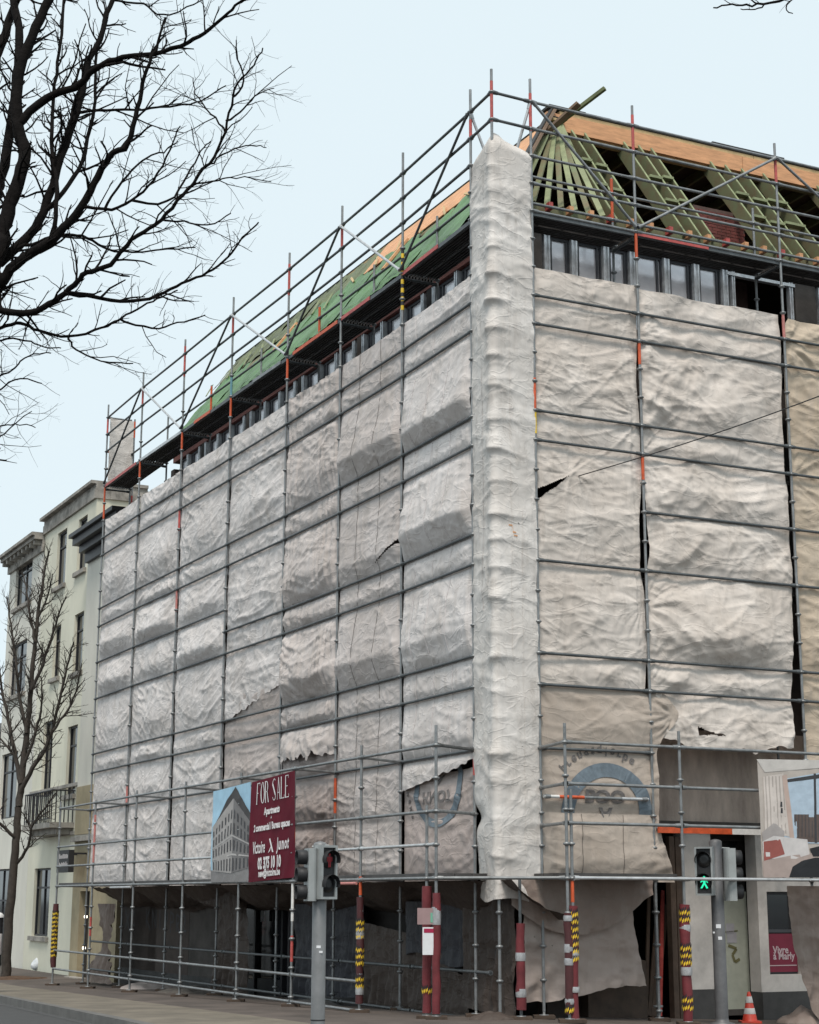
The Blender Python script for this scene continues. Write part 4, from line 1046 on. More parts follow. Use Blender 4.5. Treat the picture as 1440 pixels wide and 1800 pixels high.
# inner rails of the right gantry: coloured ones
q = rail(GRt, Rp(.02, .05, z(11.75)), Rp(1.95, .05, z(11.75)), 'galv')
for s0, s1, mm in ((.02, .3, 'white'), (.3, .75, 'orange'), (1.45, 1.95, 'galv_light')):
    b = MB(); b.tube(Rp(s0, .05, z(11.75)), Rp(s1, .05, z(11.75)), .027); b.build('painted_section', M[mm], q)
sO = hR(1160, 1441, .1)[0]; sO1 = hR(1288, 1443, .1)[0]; sO2 = hR(1341, 1445, .1)[0]
b = MB(); b.box(Rp(sO, .1, z(12.27)), uR*(sO1-sO), -nR*.05, UP*.10); b.build('warning_board', M['orange'], GRt)
b = MB(); b.box(Rp(sO1+.004, .1, z(12.27)), uR*(sO2-sO1), -nR*.05, UP*.10); b.build('warning_board', M['white'], GRt)
rail(GRt, V(PR[1], z(12.2)), V(PR[2], z(12.2)), 'galv')
# inner posts showing at the right of the beige sheet
for px in (1149, ):
    s = hR(px, 1450, -.1)[0]; p = Rp(s, -.1, 0); post(GRt, p, gz(p)+.2, z(11.4), [(z(12.95), z(12.5), 'white')]); 
    b = MB(); b.lathe(V(p, gz(p)), [(.09, 0), (.09, .02), (.03, .03), (.03, .2), (.08, .2), (.08, .23), (.03, .24)], 10); b.build('base_jack', M['galv'], GRt)

# foam sleeves round the gantry posts
def sleeve(parent, p, z0, z1, m='maroon_foam', r=.062, tapes=(), chev=(), seed=0):
    rr = random.Random(seed); b = MB(); n = 9; pts = []; rad = []
    for i in range(n+1):
        zz_ = z0+(z1-z0)*i/n; pts.append(Vector((p.x+rr.uniform(-.008, .008), p.y+rr.uniform(-.008, .008), zz_))); rad.append(r*rr.uniform(.9, 1.12))
    b.path(pts, rad, 14); o = b.build('foam_sleeve', M[m], parent)
    for (a, c) in tapes:
        b = MB(); b.path([V(p, a), V(p, (a+c)/2), V(p, c)], [r*1.12, r*1.2, r*1.1], 14); b.build('duct_tape', M['silver'], o)
    for (a, c) in chev:
        # strips of chevron tape round the sleeve: short slanting yellow and black patches facing the street
        k = a
        while k < c-.03:
            b = MB(); y = MB()
            for j in range(10):
                t0 = math.radians(-205+j*26); t1 = t0+math.radians(20)
                for (mb, ph) in ((y, 0), (b, .05)):
                    z_0 = k+ph+.02*((j*7+int(k*100)) % 3)/2; hgt = .045
                    R_ = r*1.17
                    q = [Vector((p.x+R_*math.cos(t0), p.y+R_*math.sin(t0), z_0)), Vector((p.x+R_*math.cos(t1), p.y+R_*math.sin(t1), z_0+.035)), Vector((p.x+R_*math.cos(t1), p.y+R_*math.sin(t1), z_0+.035+hgt)), Vector((p.x+R_*math.cos(t0), p.y+R_*math.sin(t0), z_0+hgt))]
                    mb.poly(q)
            y.build('yellow_tape', M['yellow'], o); b.build('black_tape', M['black'], o)
            k += .105
    return o
p = Lp(fl[6], OL, 0); g = gz(p)
sleeve(GLt, p, g+.14, z(13.28), 'dark_foam', .06, [(z(13.95), z(13.78)), (g+.28, g+.40)], [(g+1.15, g+1.48), (g+.72, g+.98), (g+.36, g+.56)], 1)
p = Lp(fl[0], OL, 0); g = gz(p)
sleeve(GLt, p, g+.45, g+2.05, 'dark_foam', .075, [], [(g+.7, g+1.85)], 2)
p = Lp(fdouble, OL, 0); g = gz(p); sleeve(GLt, p, g+.08, z(13.12), 'maroon_foam', .068, [], [(g+.35, g+.43)], 3)
p = Lp(fcorner, OL, 0); g = gz(p); sleeve(GLt, p, g+.08, z(13.22), 'maroon_foam', .062, [(g+1.36, g+1.62)], [], 4)
# inner corner post with sleeve, just left of the hanging sheet
pc_ = at(917.5, 1700, 25.75); pc_.z = 0; g = gz(pc_)
post(GRt, pc_, g+.05, z(13), [], 'galv_dark', False); base_plate(GRt, pc_)
sleeve(GRt, pc_, g+.14, z(13.66), 'maroon_foam', .068, [(g+.84, g+.96), (g+.32, g+.44)], [], 5)
p = Rp(fr0, OR, 0); g = gz(p); sleeve(GRt, p, g+.12, z(13.5), 'dark_foam', .06, [(z(13.62), z(13.54)), (g+.98, g+1.1), (g+.8, g+.9), (g+.25, g+.33)], [(g+.12, g+.24)], 6)
p = Rp(frx, OR, 0); g = gz(p); sleeve(GRt, p, g+.0, z(13.4), 'maroon_foam', .068, [(g+.42, g+.5), (g+.9, g+1.02)], [(g+.84, z(13.46))], 7)
p = Rp(fr1, OR, 0); g = gz(p); sleeve(GRt, p, g+.02, z(13.38), 'maroon_foam', .074, [(z(13.78), z(13.68)), (g+.72, g+.84)], [(z(13.66), z(13.5)), (g+.85, g+1.12), (g+.2, g+.38)], 8)

# notices taped to the double sleeve
pn0 = (Lp(fcorner, OL+.10, 0))
b = MB(); o_ = V(pn0, z(14.12)); uu_ = Vector((.97, .2, 0)).normalized()
b.box(o_-uu_*.12, uu_*.22, Vector((.2, -.97, 0))*.004, UP*.40); nt1 = b.build('paper_notice', M['paper'], base=o_)
tag(nt1, 'white paper notice with a crimson heading taped to the double maroon post', 'notice')
b = MB(); b.box(o_-uu_*.1+Vector((.2, -.97, 0))*.006+UP*.32, uu_*.15, Vector((.2, -.97, 0))*.002, UP*.06); b.build('printed_heading', flat('crimson', (.35, .01, .06)), nt1)
b = MB(); b.box(V(pn0, z(13.68))-uu_*.20, uu_*.34, Vector((.2, -.97, 0))*.004, UP*.24); nt2 = b.build('taped_label', flat('label', (.33, .22, .22)), base=V(pn0, z(13.7)))
tag(nt2, 'scuffed pinkish label under clear tape with a green patch, above the white notice', 'label')
b = MB(); b.box(V(pn0, z(13.65))+uu_*.0+Vector((.2, -.97, 0))*.006, uu_*.11, Vector((.2, -.97, 0))*.002, UP*.14); b.build('green_patch', flat('mint', (.16, .42, .30)), nt2)

# ------------------------------------------------------------------ banners on the gantry rails
def banner_map(f, s_l, s_r, d, zt, zb, wr=.012, seed=1, tilt=None):
    """returns function (x 0..1 left to right, y 0..1 bottom to top, lift) -> point"""
    n = nL if f is Lp else nR
    def P(x, y, lift=0.0):
        a = s_l+(s_r-s_l)*x; zt_, zb_ = (zt(x) if callable(zt) else zt), (zb(x) if callable(zb) else zb)
        w = wr*float(ridge(a*1.3+y*1.2, y*1.5-a*.4, seed, 2))+wr*.6*math.sin(3*x+4*y)
        return f(a, d+w+lift, zb_+(zt_-zb_)*y)
    return P
def banner_sheet(P, name, m, base, nx=24, ny=36, parent=None):
    G = np.array([[tuple(P(i/nx, 1-j/ny)) for i in range(nx+1)] for j in range(ny+1)])
    return grid_obj(name, G, m, parent, base)
def on_banner(P, W_, H_, g, cx, cy, lift, b):
    lift += .010
    """text geometry in metres placed with its centre at fraction (cx, cy)"""
    b.add([P(cx+x/W_, cy+y/H_, lift) for x, y in g[0]], g[1])
def clip_poly(pts, x0, x1, y0, y1):
    for ax, v, sg_ in ((0, x0, 1), (0, x1, -1), (1, y0, 1), (1, y1, -1)):
        out_ = []; n = len(pts)
        for i in range(n):
            a, c = pts[i], pts[(i+1) % n]; da = (a[ax]-v)*sg_; dc = (c[ax]-v)*sg_
            if da >= 0: out_.append(a)
            if (da > 0 and dc < 0) or (da < 0 and dc > 0):
                t = da/(da-dc); out_.append((a[0]+(c[0]-a[0])*t, a[1]+(c[1]-a[1])*t))
        pts = out_
        if len(pts) < 3: return []
    return pts
def print_poly(P, b, pts, lift, n=14):
    """flat print: the polygon cut along the grid of the banner so that it follows its folds"""
    xs_ = [p[0] for p in pts]; ys_ = [p[1] for p in pts]
    i0_, i1_ = math.floor(min(xs_)*n), math.ceil(max(xs_)*n); j0_, j1_ = math.floor(min(ys_)*n), math.ceil(max(ys_)*n)
    for i in range(i0_, i1_):
        for j in range(j0_, j1_):
            q = clip_poly(pts, i/n, (i+1)/n, j/n, (j+1)/n)
            if q: b.poly([P(x, y, lift) for x, y in q])
# the sale banner: maroon half
def sz(px, py, d): return hL(px, py, d)
d_ = OL+.05
(sa, za), (sb, zb1), (sc, zc1), (sd_, zd) = sz(443, 1376, d_), sz(521, 1355, d_), sz(514, 1543, d_), sz(443, 1552, d_)
WB = sa-sb; HB = za-zd
PM = banner_map(Lp, sa, sb, d_, lambda x: za+(zb1-za)*x, lambda x: zd+(zc1-zd)*x, .020, 4)
ban = banner_sheet(PM, 'sale_banner', M['maroon'], Lp(sb, d_, zc1)); tag(ban, 'maroon for sale banner with white lettering hung on the gantry rail', 'banner')
def serif(word, h, wd):
    """condensed high-contrast capitals from thick stems and hairlines"""
    vs = []; fs = []; x = 0; t = .20*wd; th = .035*h
    def rect(x0, y0, x1, y1):
        k = len(vs); vs.extend([(x0, y0), (x1, y0), (x1, y1), (x0, y1)]); fs.append((k, k+1, k+2, k+3))
    def quad(*p): k = len(vs); vs.extend(p); fs.append((k, k+1, k+2, k+3))
    def oval(cx, cy, rx, ry, w0, w1, a0=0, a1=360, n=20):
        for i in range(n):
            p = [math.radians(a0+(a1-a0)*(i+k)/n) for k in (0, 1)]
            pts = []
            for a_ in p: pts.append((cx+rx*math.cos(a_), cy+ry*math.sin(a_)))
            for a_ in reversed(p): pts.append((cx+(rx-w1)*math.cos(a_), cy+(ry-w0)*math.sin(a_)))
            quad(*pts)
    for ch in word:
        w = wd
        if ch == ' ': x += wd*.45; continue
        if ch in 'FEL':
            rect(x, 0, x+t, h); rect(x-.06*wd, 0, x+t+.06*wd, th)
            if ch in 'FE': rect(x+t, h-th, x+w*.9, h); rect(x+w*.84, h*.86, x+w*.9, h-th)
            if ch == 'F': rect(x+t, h*.5, x+w*.55, h*.5+th)
            if ch == 'E': rect(x+t, h*.5, x+w*.6, h*.5+th)
            if ch in 'EL': rect(x+t, 0, x+w*.9, th); rect(x+w*.84, th, x+w*.9, h*.16)
        elif ch == 'O': oval(x+w*.48, h/2, w*.48, h/2, th, t)
        elif ch == 'R':
            rect(x, 0, x+t, h); oval(x+w*.35, h*.745, w*.45, h*.255, th, t, -90, 90); rect(x+t, h-th, x+w*.36, h); rect(x+t, h*.49, x+w*.36, h*.49+th)
            quad((x+w*.42, h*.5), (x+w*.42+t, h*.5), (x+w*.95, 0), (x+w*.95-t, 0))
        elif ch == 'S':
            oval(x+w*.42, h*.76, w*.42, h*.24, th, t*.6, 40, 200); oval(x+w*.42, h*.24, w*.42, h*.24, th, t*.6, -160, 20)
            quad((x, h*.72), (x+t, h*.78), (x+w*.84, h*.28), (x+w*.84-t, h*.22))
        elif ch == 'A':
            quad((x, 0), (x+th, 0), (x+w*.5, h), (x+w*.5-th, h)); quad((x+w*.95-t, 0), (x+w*.95, 0), (x+w*.5+t*.2, h), (x+w*.5-t*.6, h)); rect(x+w*.2, h*.3, x+w*.7, h*.3+th)
        x += wd*1.12
    return [(a-x/2, c-h/2) for a, c in vs], fs
for wd_, cx3 in (('FOR', .295), ('SALE', .705)):
    b = MB(); on_banner(PM, WB, HB, serif(wd_, .40, .185), cx3, .865+(.0 if wd_ == 'FOR' else .004), .006, b); b.build('sale_heading', M['print_white'], ban)
b = MB()
on_banner(PM, WB, HB, text_geo('Apartments', .18, .86, .008), .50, .672, .006, b)
on_banner(PM, WB, HB, text_geo('+', .10, 1, .003), .50, .60, .006, b)
on_banner(PM, WB, HB, text_geo('2 commercial / Bureau spaces', .175, .80, .008), .50, .520, .006, b); b.build('sale_lines', M['print_white'], ban)
b = MB(); on_banner(PM, WB, HB, text_geo('Victoire', .32, .60, .006), .25, .325, .006, b); b.build('seller_name', M['print_white'], ban)
b = MB()
on_banner(PM, WB, HB, text_geo('Junot', .30, .66, .010, spacing=1.25), .77, .330, .006, b); b.build('seller_name', M['print_white'], ban)
b = MB()
# the bird-like cross between both words
for q in (((-.14, .13), (-.09, .14), (.10, -.12), (.04, -.12)), ((.15, .15), (.09, .10), (-.06, -.03), (-.02, .0)), ((-.02, .0), (-.06, -.03), (-.15, -.13), (-.06, -.09))):
    b.add([PM(.52+x/WB, .328+y/HB, .007) for x, y in q], [(0, 1, 2, 3)])
b.build('seller_logo', M['print_white'], ban)
b = MB(); on_banner(PM, WB, HB, text_geo('02 375 10 10', .28, .72, .014), .49, .165, .006, b); b.build('phone_number', M['print_white'], ban)
b = MB(); on_banner(PM, WB, HB, text_geo('new@victoire.be', .18, .80, .007), .49, .070, .006, b); b.build('mail_address', M['print_white'], ban)
# the picture half
(s2, z2), (s3, z3), (s4, z4) = sz(377, 1392, d_-.01), sz(443, 1375, d_-.01), sz(373, 1554, d_-.01)
WP = s2-s3; 
PP = banner_map(Lp, s2+.03, s3, d_-.012, lambda x: z2+(z3-z2)*x, lambda x: z4+.02, .016, 9)
pic = banner_sheet(PP, 'picture_banner', flat('sky_print', (.36, .58, .74)), Lp(s3, d_-.01, z4)); tag(pic, 'picture banner of a grey corner building under pale blue sky, left of the sale banner', 'banner')
def pprint(P, pts, lift, col, name, par):
    b = MB(); print_poly(P, b, pts, lift); return b.build(name, flat(*col), par)
fl_l = [(.06, .12), (.57, .09), (.55, .88), (.04, .60)]
fl_r = [(.57, .09), (1.0, .14), (1.0, .60), (.55, .88)]
pprint(PP, [(0, 0), (1, 0), (1, .15), (0, .13)], .006, ('street_grey', (.22, .21, .21)), 'printed_street', pic)
pprint(PP, [(.03, .57), (.55, .80), (1.0, .56), (1.0, .68), (.68, .93), (.60, .99), (.40, .88)], .009, ('roof_dark', (.045, .04, .04)), 'printed_roof', pic)
pprint(PP, fl_l, .012, ('front_light', (.36, .34, .33)), 'printed_front', pic); pprint(PP, fl_r, .012, ('front_dark', (.17, .16, .16)), 'printed_front', pic)
b1 = MB(); b2 = MB()
def bil(q, u, v):
    a = (q[0][0]+(q[1][0]-q[0][0])*u, q[0][1]+(q[1][1]-q[0][1])*u); c = (q[3][0]+(q[2][0]-q[3][0])*u, q[3][1]+(q[2][1]-q[3][1])*u)
    return (a[0]+(c[0]-a[0])*v, a[1]+(c[1]-a[1])*v)
for fr, nn_, bb_ in ((fl_l, 7, b1), (fl_r, 5, b2)):
    for i in range(nn_):
        for (v0, v1) in ((.03, .20), (.30, .45), (.53, .68), (.74, .86)):
            u0_ = (i+.3)/nn_; u1_ = (i+.68)/nn_
            bb_.poly([PP(*bil(fr, a, c), .017) for a, c in ((u0_, v0), (u1_, v0), (u1_, v1), (u0_, v1))])
tag(b1.build('printed_windows', flat('window_dark', (.05, .05, .055)), pic), kind='stuff'); tag(b2.build('printed_windows', flat('window_dark', (.05, .05, .055)), pic), kind='stuff')
b = MB()
for v in (.235, .485): 
    for fr in (fl_l, fl_r): b.poly([PP(*bil(fr, a, c), .018) for a, c in ((0, v), (1, v), (1, v+.025), (0, v+.025))])
b.build('printed_ledges', flat('ledge', (.42, .40, .39)), pic)
# interior picture on the right gantry
(i0, iz0), (i1, iz1) = hR(1331, 1333, OR+.05), hR(1343, 1538, OR+.05)
PI = banner_map(Rp, i0+.01, i0+2.6, OR+.06, iz0-.0, iz1, .01, 14)
ib = banner_sheet(PI, 'interior_picture_banner', flat('room_wall', (.47, .42, .38)), Rp(i0, OR+.05, iz1), 34, 26); tag(ib, 'large picture of a bright bedroom with bed, curtains and balcony window on the right gantry', 'banner')
K = lambda px, py: ((hR(px, py, OR+.06)[0]-i0-.01)/2.6, (hR(px, py, OR+.06)[1]-iz1)/(iz0-iz1))
def ip(pts, col, lift, nm): b = MB(); print_poly(PI, b, [K(*p) for p in pts], lift+.003); return b.build(nm, flat(*col), ib)
ip([(1331, 1333), (1470, 1335), (1470, 1346), (1346, 1356)], ('ceiling', (.56, .53, .50)), .003, 'printed_ceiling')
ip([(1378, 1368), (1470, 1352), (1470, 1482), (1380, 1480)], ('balcony_sky', (.42, .52, .62)), .003, 'printed_sky')
ip([(1397, 1430), (1470, 1430), (1470, 1480), (1398, 1478)], ('balcony', (.11, .08, .07)), .004, 'printed_balcony')
for k in range(9): ip([(1398+k*6, 1430), (1400+k*6, 1430), (1400+k*6, 1470), (1398+k*6, 1470)], ('railing', (.07, .06, .06)), .005, 'printed_railing')
ip([(1382, 1369), (1470, 1355), (1470, 1363), (1383, 1374)], ('frame_black', (.04, .04, .045)), .005, 'printed_window_frame')
ip([(1432, 1358), (1436, 1358), (1437, 1480), (1433, 1480)], ('frame_black', (.04, .04, .045)), .006, 'printed_window_frame')
ip([(1343, 1364), (1378, 1358), (1392, 1470), (1345, 1460)], ('curtain_light', (.60, .54, .50)), .006, 'printed_curtain')
for k in range(6): ip([(1346+k*6, 1363), (1348+k*6, 1363), (1351+k*6.5, 1464), (1349+k*6.5, 1464)], ('curtain_fold', (.40, .35, .32)), .007, 'printed_curtain_fold')
ip([(1376, 1362), (1384, 1360), (1398, 1474), (1390, 1474)], ('curtain_edge', (.50, .38, .33)), .008, 'printed_curtain')
ip([(1340, 1462), (1362, 1444), (1380, 1460), (1378, 1482), (1342, 1480)], ('cushion', (.36, .33, .32)), .008, 'printed_cushion')
ip([(1341, 1478), (1360, 1468), (1420, 1474), (1424, 1500), (1400, 1508), (1344, 1508)], ('bed_linen', (.60, .57, .56)), .009, 'printed_bed')
ip([(1343, 1478), (1372, 1474), (1380, 1500), (1344, 1512)], ('red_throw', (.30, .085, .07)), .010, 'printed_throw')
ip([(1342, 1512), (1392, 1502), (1430, 1498), (1470, 1512), (1470, 1541), (1343, 1541)], ('rug', (.40, .32, .29)), .009, 'printed_rug')
ip([(1388, 1541), (1394, 1522), (1412, 1511), (1434, 1506), (1470, 1506), (1470, 1541)], ('chair_black', (.012, .012, .015)), .011, 'printed_chair')
ip([(1424, 1490), (1440, 1486), (1470, 1488), (1470, 1504), (1430, 1504)], ('chair_black', (.012, .012, .015)), .011, 'printed_chair')
for cx2, cy2 in ((1374, 1414), (1375, 1425)): ip([(cx2-1.5, cy2-6), (cx2+1.5, cy2-6), (cx2+2, cy2+3), (cx2-2, cy2+3)], ('frame_black', (.04, .04, .045)), .009, 'printed_lamp')
# ------------------------------------------------------------------ street level of the building under renovation
def lower_wall(name, f, u, n, s0, s1, z0, z1, d, th, m): b = MB(); b.box(f(s0, d, z0), u*(s1-s0), -n*th, UP*(z1-z0)); return b.build(name, M[m], BD)
hs = lambda px, d=WD: hL(px, 1650, d)[0]
gL = lambda s: gz(Lp(s, WD, 0))
# graffiti wall made of three panels
gw = [hs(384), hs(334), hs(262), hs(186)]
for a, c, m in ((gw[0], gw[1], 'concrete'), (gw[1], gw[2], 'wall_pink'), (gw[2], gw[3]+.2, 'wall_pink')):
    lower_wall('street_wall_panel', Lp, uL, nL, a+.012, c-.012, gL(c)-.1, 2.745, WD+.0, .25, m)
lower_wall('wall_base', Lp, uL, nL, gw[0], gw[3], gL(gw[3])-.2, gL(gw[0])+.28, WD+.03, .3, 'plinth')
lower_wall('end_wall', Lp, uL, nL, gw[3]+.22, LEN_L, gL(LEN_L)-.2, 2.745, WD, .3, 'wall_pink')
# dark shopfront: frame posts, transom, door leaves and glass
sh0 = hs(645); sh1 = gw[0]
for px in (636, 553, 500, 488, 440, 392):
    s = hs(px); lower_wall('shop_post', Lp, uL, nL, s-.05, s+.05, gL(s)-.1, 2.3, WD-.12, .12, 'ink_wood')
lower_wall('shop_head', Lp, uL, nL, sh0, sh1, 2.30, 2.745, WD-.05, .3, 'timber_dark')
for a, c in ((sh0+.06, hs(556)), (hs(550), hs(503)), (hs(485), hs(443)), (hs(437), sh1-.02)):
    g = lower_wall('shop_glass', Lp, uL, nL, a, c, gL(c)+.35, 2.29, WD-.2, .012, 'glass')
    lower_wall('shop_riser', Lp, uL, nL, a, c, gL(c)-.15, gL(c)+.34, WD-.16, .1, 'ink_wood')
b = MB(); s_ = hs(455); b.box(Lp(s_-.1, WD-.1, 1.22), uL*.2, nL*.004, UP*.26); nt = b.build('paper_notice', M['paper'], base=Lp(s_, WD-.1, 1.2)); tag(nt, 'small pale notice stuck inside the dark shopfront', 'notice')
# corner and the remaining dark front behind the hanging cloths
lower_wall('street_wall_panel', Lp, uL, nL, sL0+.9, sh0-.02, -.6, 2.745, WD, .3, 'wall_dark')
lower_wall('corner_wall', Rp, uR, nR, sR0+.35, 1.62, -.4, 2.97, WD, .3, 'wall_pink')
b = MB(); b.box(Rp(sR0+.9, WD+.35, -.2), uR*1.1, -nR*.3, UP*.95); b.build('low_brick_pier', M['timber_dark'], BD)
# scrawled graffiti as painted strokes
def stroke(f, n, d, pts, w, b):
    for (a, c) in zip(pts, pts[1:]):
        dx, dz = c[0]-a[0], c[1]-a[1]; l = math.hypot(dx, dz) or 1; ox, oz = -dz/l*w/2, dx/l*w/2
        b.poly([f(a[0]+ox, d, a[1]+oz), f(a[0]-ox, d, a[1]-oz), f(c[0]-ox, d, c[1]-oz), f(c[0]+ox, d, c[1]+oz)])
def graf(word, px0, px1, y0, y1, skew=0.0):
    n_ = len(word); G = {'K': [[(0, 0), (0, 1)], [(.7, 1), (0, .45), (.8, -.1)]], 'N': [[(0, 0), (0, 1), (.7, .05), (.75, 1)]], 'I': [[(.3, 0), (.3, 1)]], 'P': [[(0, -.1), (.05, 1), (.6, .85), (.55, .5), (.05, .42)]], 'R': [[(0, 0), (.05, .9), (.6, .8), (.5, .45), (.05, .4), (.7, -.1)]],
         '2': [[(.05, .7), (.35, .95), (.6, .7), (.05, .05), (.75, .1)]], 'Z': [[(0, .9), (.8, .95), (.05, .2), (.9, .1)]], 'S': [[(.7, .9), (.2, .8), (.7, .4), (.1, .05)]], 'D': [[(0, 0), (.1, 1), (.7, .5), (0, 0)]], 'X': [[(0, 1), (.9, -.3)], [(.9, .8), (.0, -.2)]]}
    for i, ch in enumerate(word):
        b = MB()
        for st in G[ch]:
            pts = []
            for (x, y) in st:
                px = px0+(px1-px0)*(i+.1+x*.85)/n_; py = y1+(y0-y1)*y+skew*(px-px0)
                pts.append(hL(px, py, WD+.006))
            stroke(Lp, nL, WD+.006, pts, .055, b)
        b.build('graffiti_letter', M['graffiti'], BD)
graf('KNIPPR2', 258, 332, 1598, 1632, .13)
graf('DSXZ', 203, 240, 1595, 1622, .25)

# cloth canopy under the deck and hanging cloths at street level
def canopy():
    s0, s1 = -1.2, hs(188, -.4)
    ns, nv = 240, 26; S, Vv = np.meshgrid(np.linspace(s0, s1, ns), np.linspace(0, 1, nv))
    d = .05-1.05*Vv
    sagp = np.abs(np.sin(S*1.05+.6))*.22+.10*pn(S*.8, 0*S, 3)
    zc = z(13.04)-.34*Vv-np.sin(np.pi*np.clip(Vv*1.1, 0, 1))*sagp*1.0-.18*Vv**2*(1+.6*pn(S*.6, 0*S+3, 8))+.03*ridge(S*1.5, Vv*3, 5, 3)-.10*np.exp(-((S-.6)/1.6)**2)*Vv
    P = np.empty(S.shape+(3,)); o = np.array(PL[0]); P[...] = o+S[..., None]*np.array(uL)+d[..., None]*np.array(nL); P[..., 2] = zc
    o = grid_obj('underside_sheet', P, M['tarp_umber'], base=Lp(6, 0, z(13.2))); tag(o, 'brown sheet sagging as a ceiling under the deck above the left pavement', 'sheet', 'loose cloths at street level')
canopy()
def cloth(name, label, f, n, px0, px1, y0, y1, d, m, seed, hang=None, amp=1.0, fold=.05, u=None, gather=0, res=.035, bend=None, left=None, right=None, grp='loose cloths at street level', top=None):
    fh = hL if f is Lp else hR; uv_ = uL if f is Lp else uR
    sa = fh(px0, (y0+y1)/2, d)[0]; sb = fh(px1, (y0+y1)/2, d)[0]; sa, sb = min(sa, sb), max(sa, sb); sm = fh((px0+px1)/2, y0, d)
    zt = fh((px0+px1)/2, y0, d)[1]; zb = fh((px0+px1)/2, y1, d)[1]
    nc = max(8, int((sb-sa)/res)); nr = max(8, int((zt-zb)/res)); U, T_ = np.meshgrid(np.linspace(0, 1, nc), np.linspace(0, 1, nr))
    L_ = sb-sa
    S = sa+U*L_
    if left is not None: S = S+left(T_)*(1-U)
    if right is not None: S = S+right(T_)*U
    hz = hang(U) if hang else .06*fbm(U*5, 0*U, seed)
    Z = zt+(zb-zt)*T_+hz*T_**2
    if top is not None: Z = Z+top(U)*(1-T_)**2
    D = d+fold*ridge(S*3.0+.5*pn(S, Z, seed), Z*.35, seed+1, 2)*(.4+T_)+.03*amp*ridge(S*1.4, Z*1.8, seed+2, 3)+.012*amp*fbm(S*6, Z*6, seed+4, 2)
    if bend: D = D+bend(U, T_)
    P = np.empty(S.shape+(3,)); o = np.array(PL[0] if f is Lp else PR[0]); P[...] = o+S[..., None]*np.array(uv_)+D[..., None]*np.array(n); P[..., 2] = Z
    o = grid_obj(name, P, M[m], base=f((sa+sb)/2, d, zb)); tag(o, label, 'sheet', grp); return o
cloth('hanging_sheet', 'brown-grey cloth hanging from the deck beside the dark opening right of the striped posts', Rp, nR, 924, 1124, 1556, 1757, -.12, 'tarp_hang', 51, hang=lambda U: .17*U+.03*fbm(U*7, 0*U, 5)-.05*np.sin(U*6), right=lambda t: -.18+.30*t, left=lambda t: -.05*t, fold=.035, amp=1.3)
cloth('hanging_sheet', 'rolled cloth swag tucked under the corner wrap and deck edge', Rp, nR, 900, 1150, 1545, 1625, .03, 'tarp_brown', 52, hang=lambda U: .55*(2*U-.9)**2-.15, fold=.03, amp=1.2, res=.04)
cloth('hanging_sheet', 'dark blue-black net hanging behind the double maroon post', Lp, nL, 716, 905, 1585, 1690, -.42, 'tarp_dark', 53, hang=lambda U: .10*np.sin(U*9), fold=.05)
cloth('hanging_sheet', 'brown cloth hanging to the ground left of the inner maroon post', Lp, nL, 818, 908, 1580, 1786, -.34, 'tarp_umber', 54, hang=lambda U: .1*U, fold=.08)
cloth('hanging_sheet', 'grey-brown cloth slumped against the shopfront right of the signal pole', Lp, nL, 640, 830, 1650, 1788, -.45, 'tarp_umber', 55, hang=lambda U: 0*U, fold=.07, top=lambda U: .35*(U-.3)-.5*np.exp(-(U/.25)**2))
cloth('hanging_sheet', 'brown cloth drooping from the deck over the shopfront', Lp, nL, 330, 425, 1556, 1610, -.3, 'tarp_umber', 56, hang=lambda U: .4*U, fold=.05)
cloth('hanging_sheet', 'tied cloth spreading out on the pavement at the far left end of the wall', Lp, nL, 170, 205, 1590, 1728, -.35, 'tarp_brown', 57, fold=.14, left=lambda t: .55*np.exp(-((t-.5)/.3)**2)-.5*np.clip(t-.6, 0, 1), right=lambda t: -.62*np.exp(-((t-.45)/.32)**2)+.6*np.clip(t-.6, 0, 1), bend=lambda U, t: .5*np.clip(t-.6, 0, 1)**1.3)
cloth('hanging_sheet', 'brown cloth hanging at the right edge beside the window with the crimson poster', Rp, nR, 1388, 1475, 1556, 1790, .25, 'tarp_brown', 58, fold=.07, left=lambda t: .05+.42*t**2.2)
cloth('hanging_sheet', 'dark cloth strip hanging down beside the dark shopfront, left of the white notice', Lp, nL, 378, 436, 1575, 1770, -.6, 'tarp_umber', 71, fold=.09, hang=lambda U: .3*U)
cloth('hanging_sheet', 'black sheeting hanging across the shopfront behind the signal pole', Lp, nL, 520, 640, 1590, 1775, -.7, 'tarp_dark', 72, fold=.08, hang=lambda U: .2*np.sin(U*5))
# crumpled heaps of cloth and rubble on the ground
def heap(name, label, c, rx, ry, h, m, seed, cat='heap'):
    n = 44; th = np.linspace(0, 2*np.pi, n); rr = np.linspace(0, 1, 16); Th, Rr = np.meshgrid(th, rr)
    th_n = np.cos(Th)*2; th_m = np.sin(Th)*2
    X = Rr*np.cos(Th)*rx*(1+.25*pn(th_n, th_m, seed)); Y = Rr*np.sin(Th)*ry*(1+.25*pn(th_n, th_m, seed+1))
    Zh = h*(1-Rr**2)*(.75+.5*ridge(X/rx*.9+3, Y/ry*.9, seed+2, 2))+.02
    Zh[-1] = -.02
    P = np.stack([c.x+X, c.y+Y, c.z+Zh], -1)
    o = grid_obj(name, P, M[m], base=c); tag(o, label, cat); return o
heap('cloth_heap', 'crumpled beige cloth heap with a coiled edge on the ground at the bottom right', ground_at(1412, 1797), .42, .35, .24, 'tarp_brown', 61)
c_ = Lp(hs(268, -.45), -.45, 0); c_.z = gz(c_); heap('cloth_heap', 'long pale cloth heap lying along the graffiti wall', c_, .7, .9, .16, 'tarp_taupe', 62)
c_ = Lp(hs(350, -.5), -.5, 0); c_.z = gz(c_); heap('rubble_heap', 'low heap of grey rubble before the dark shopfront', c_, .8, 1.4, .12, 'rubble', 63)
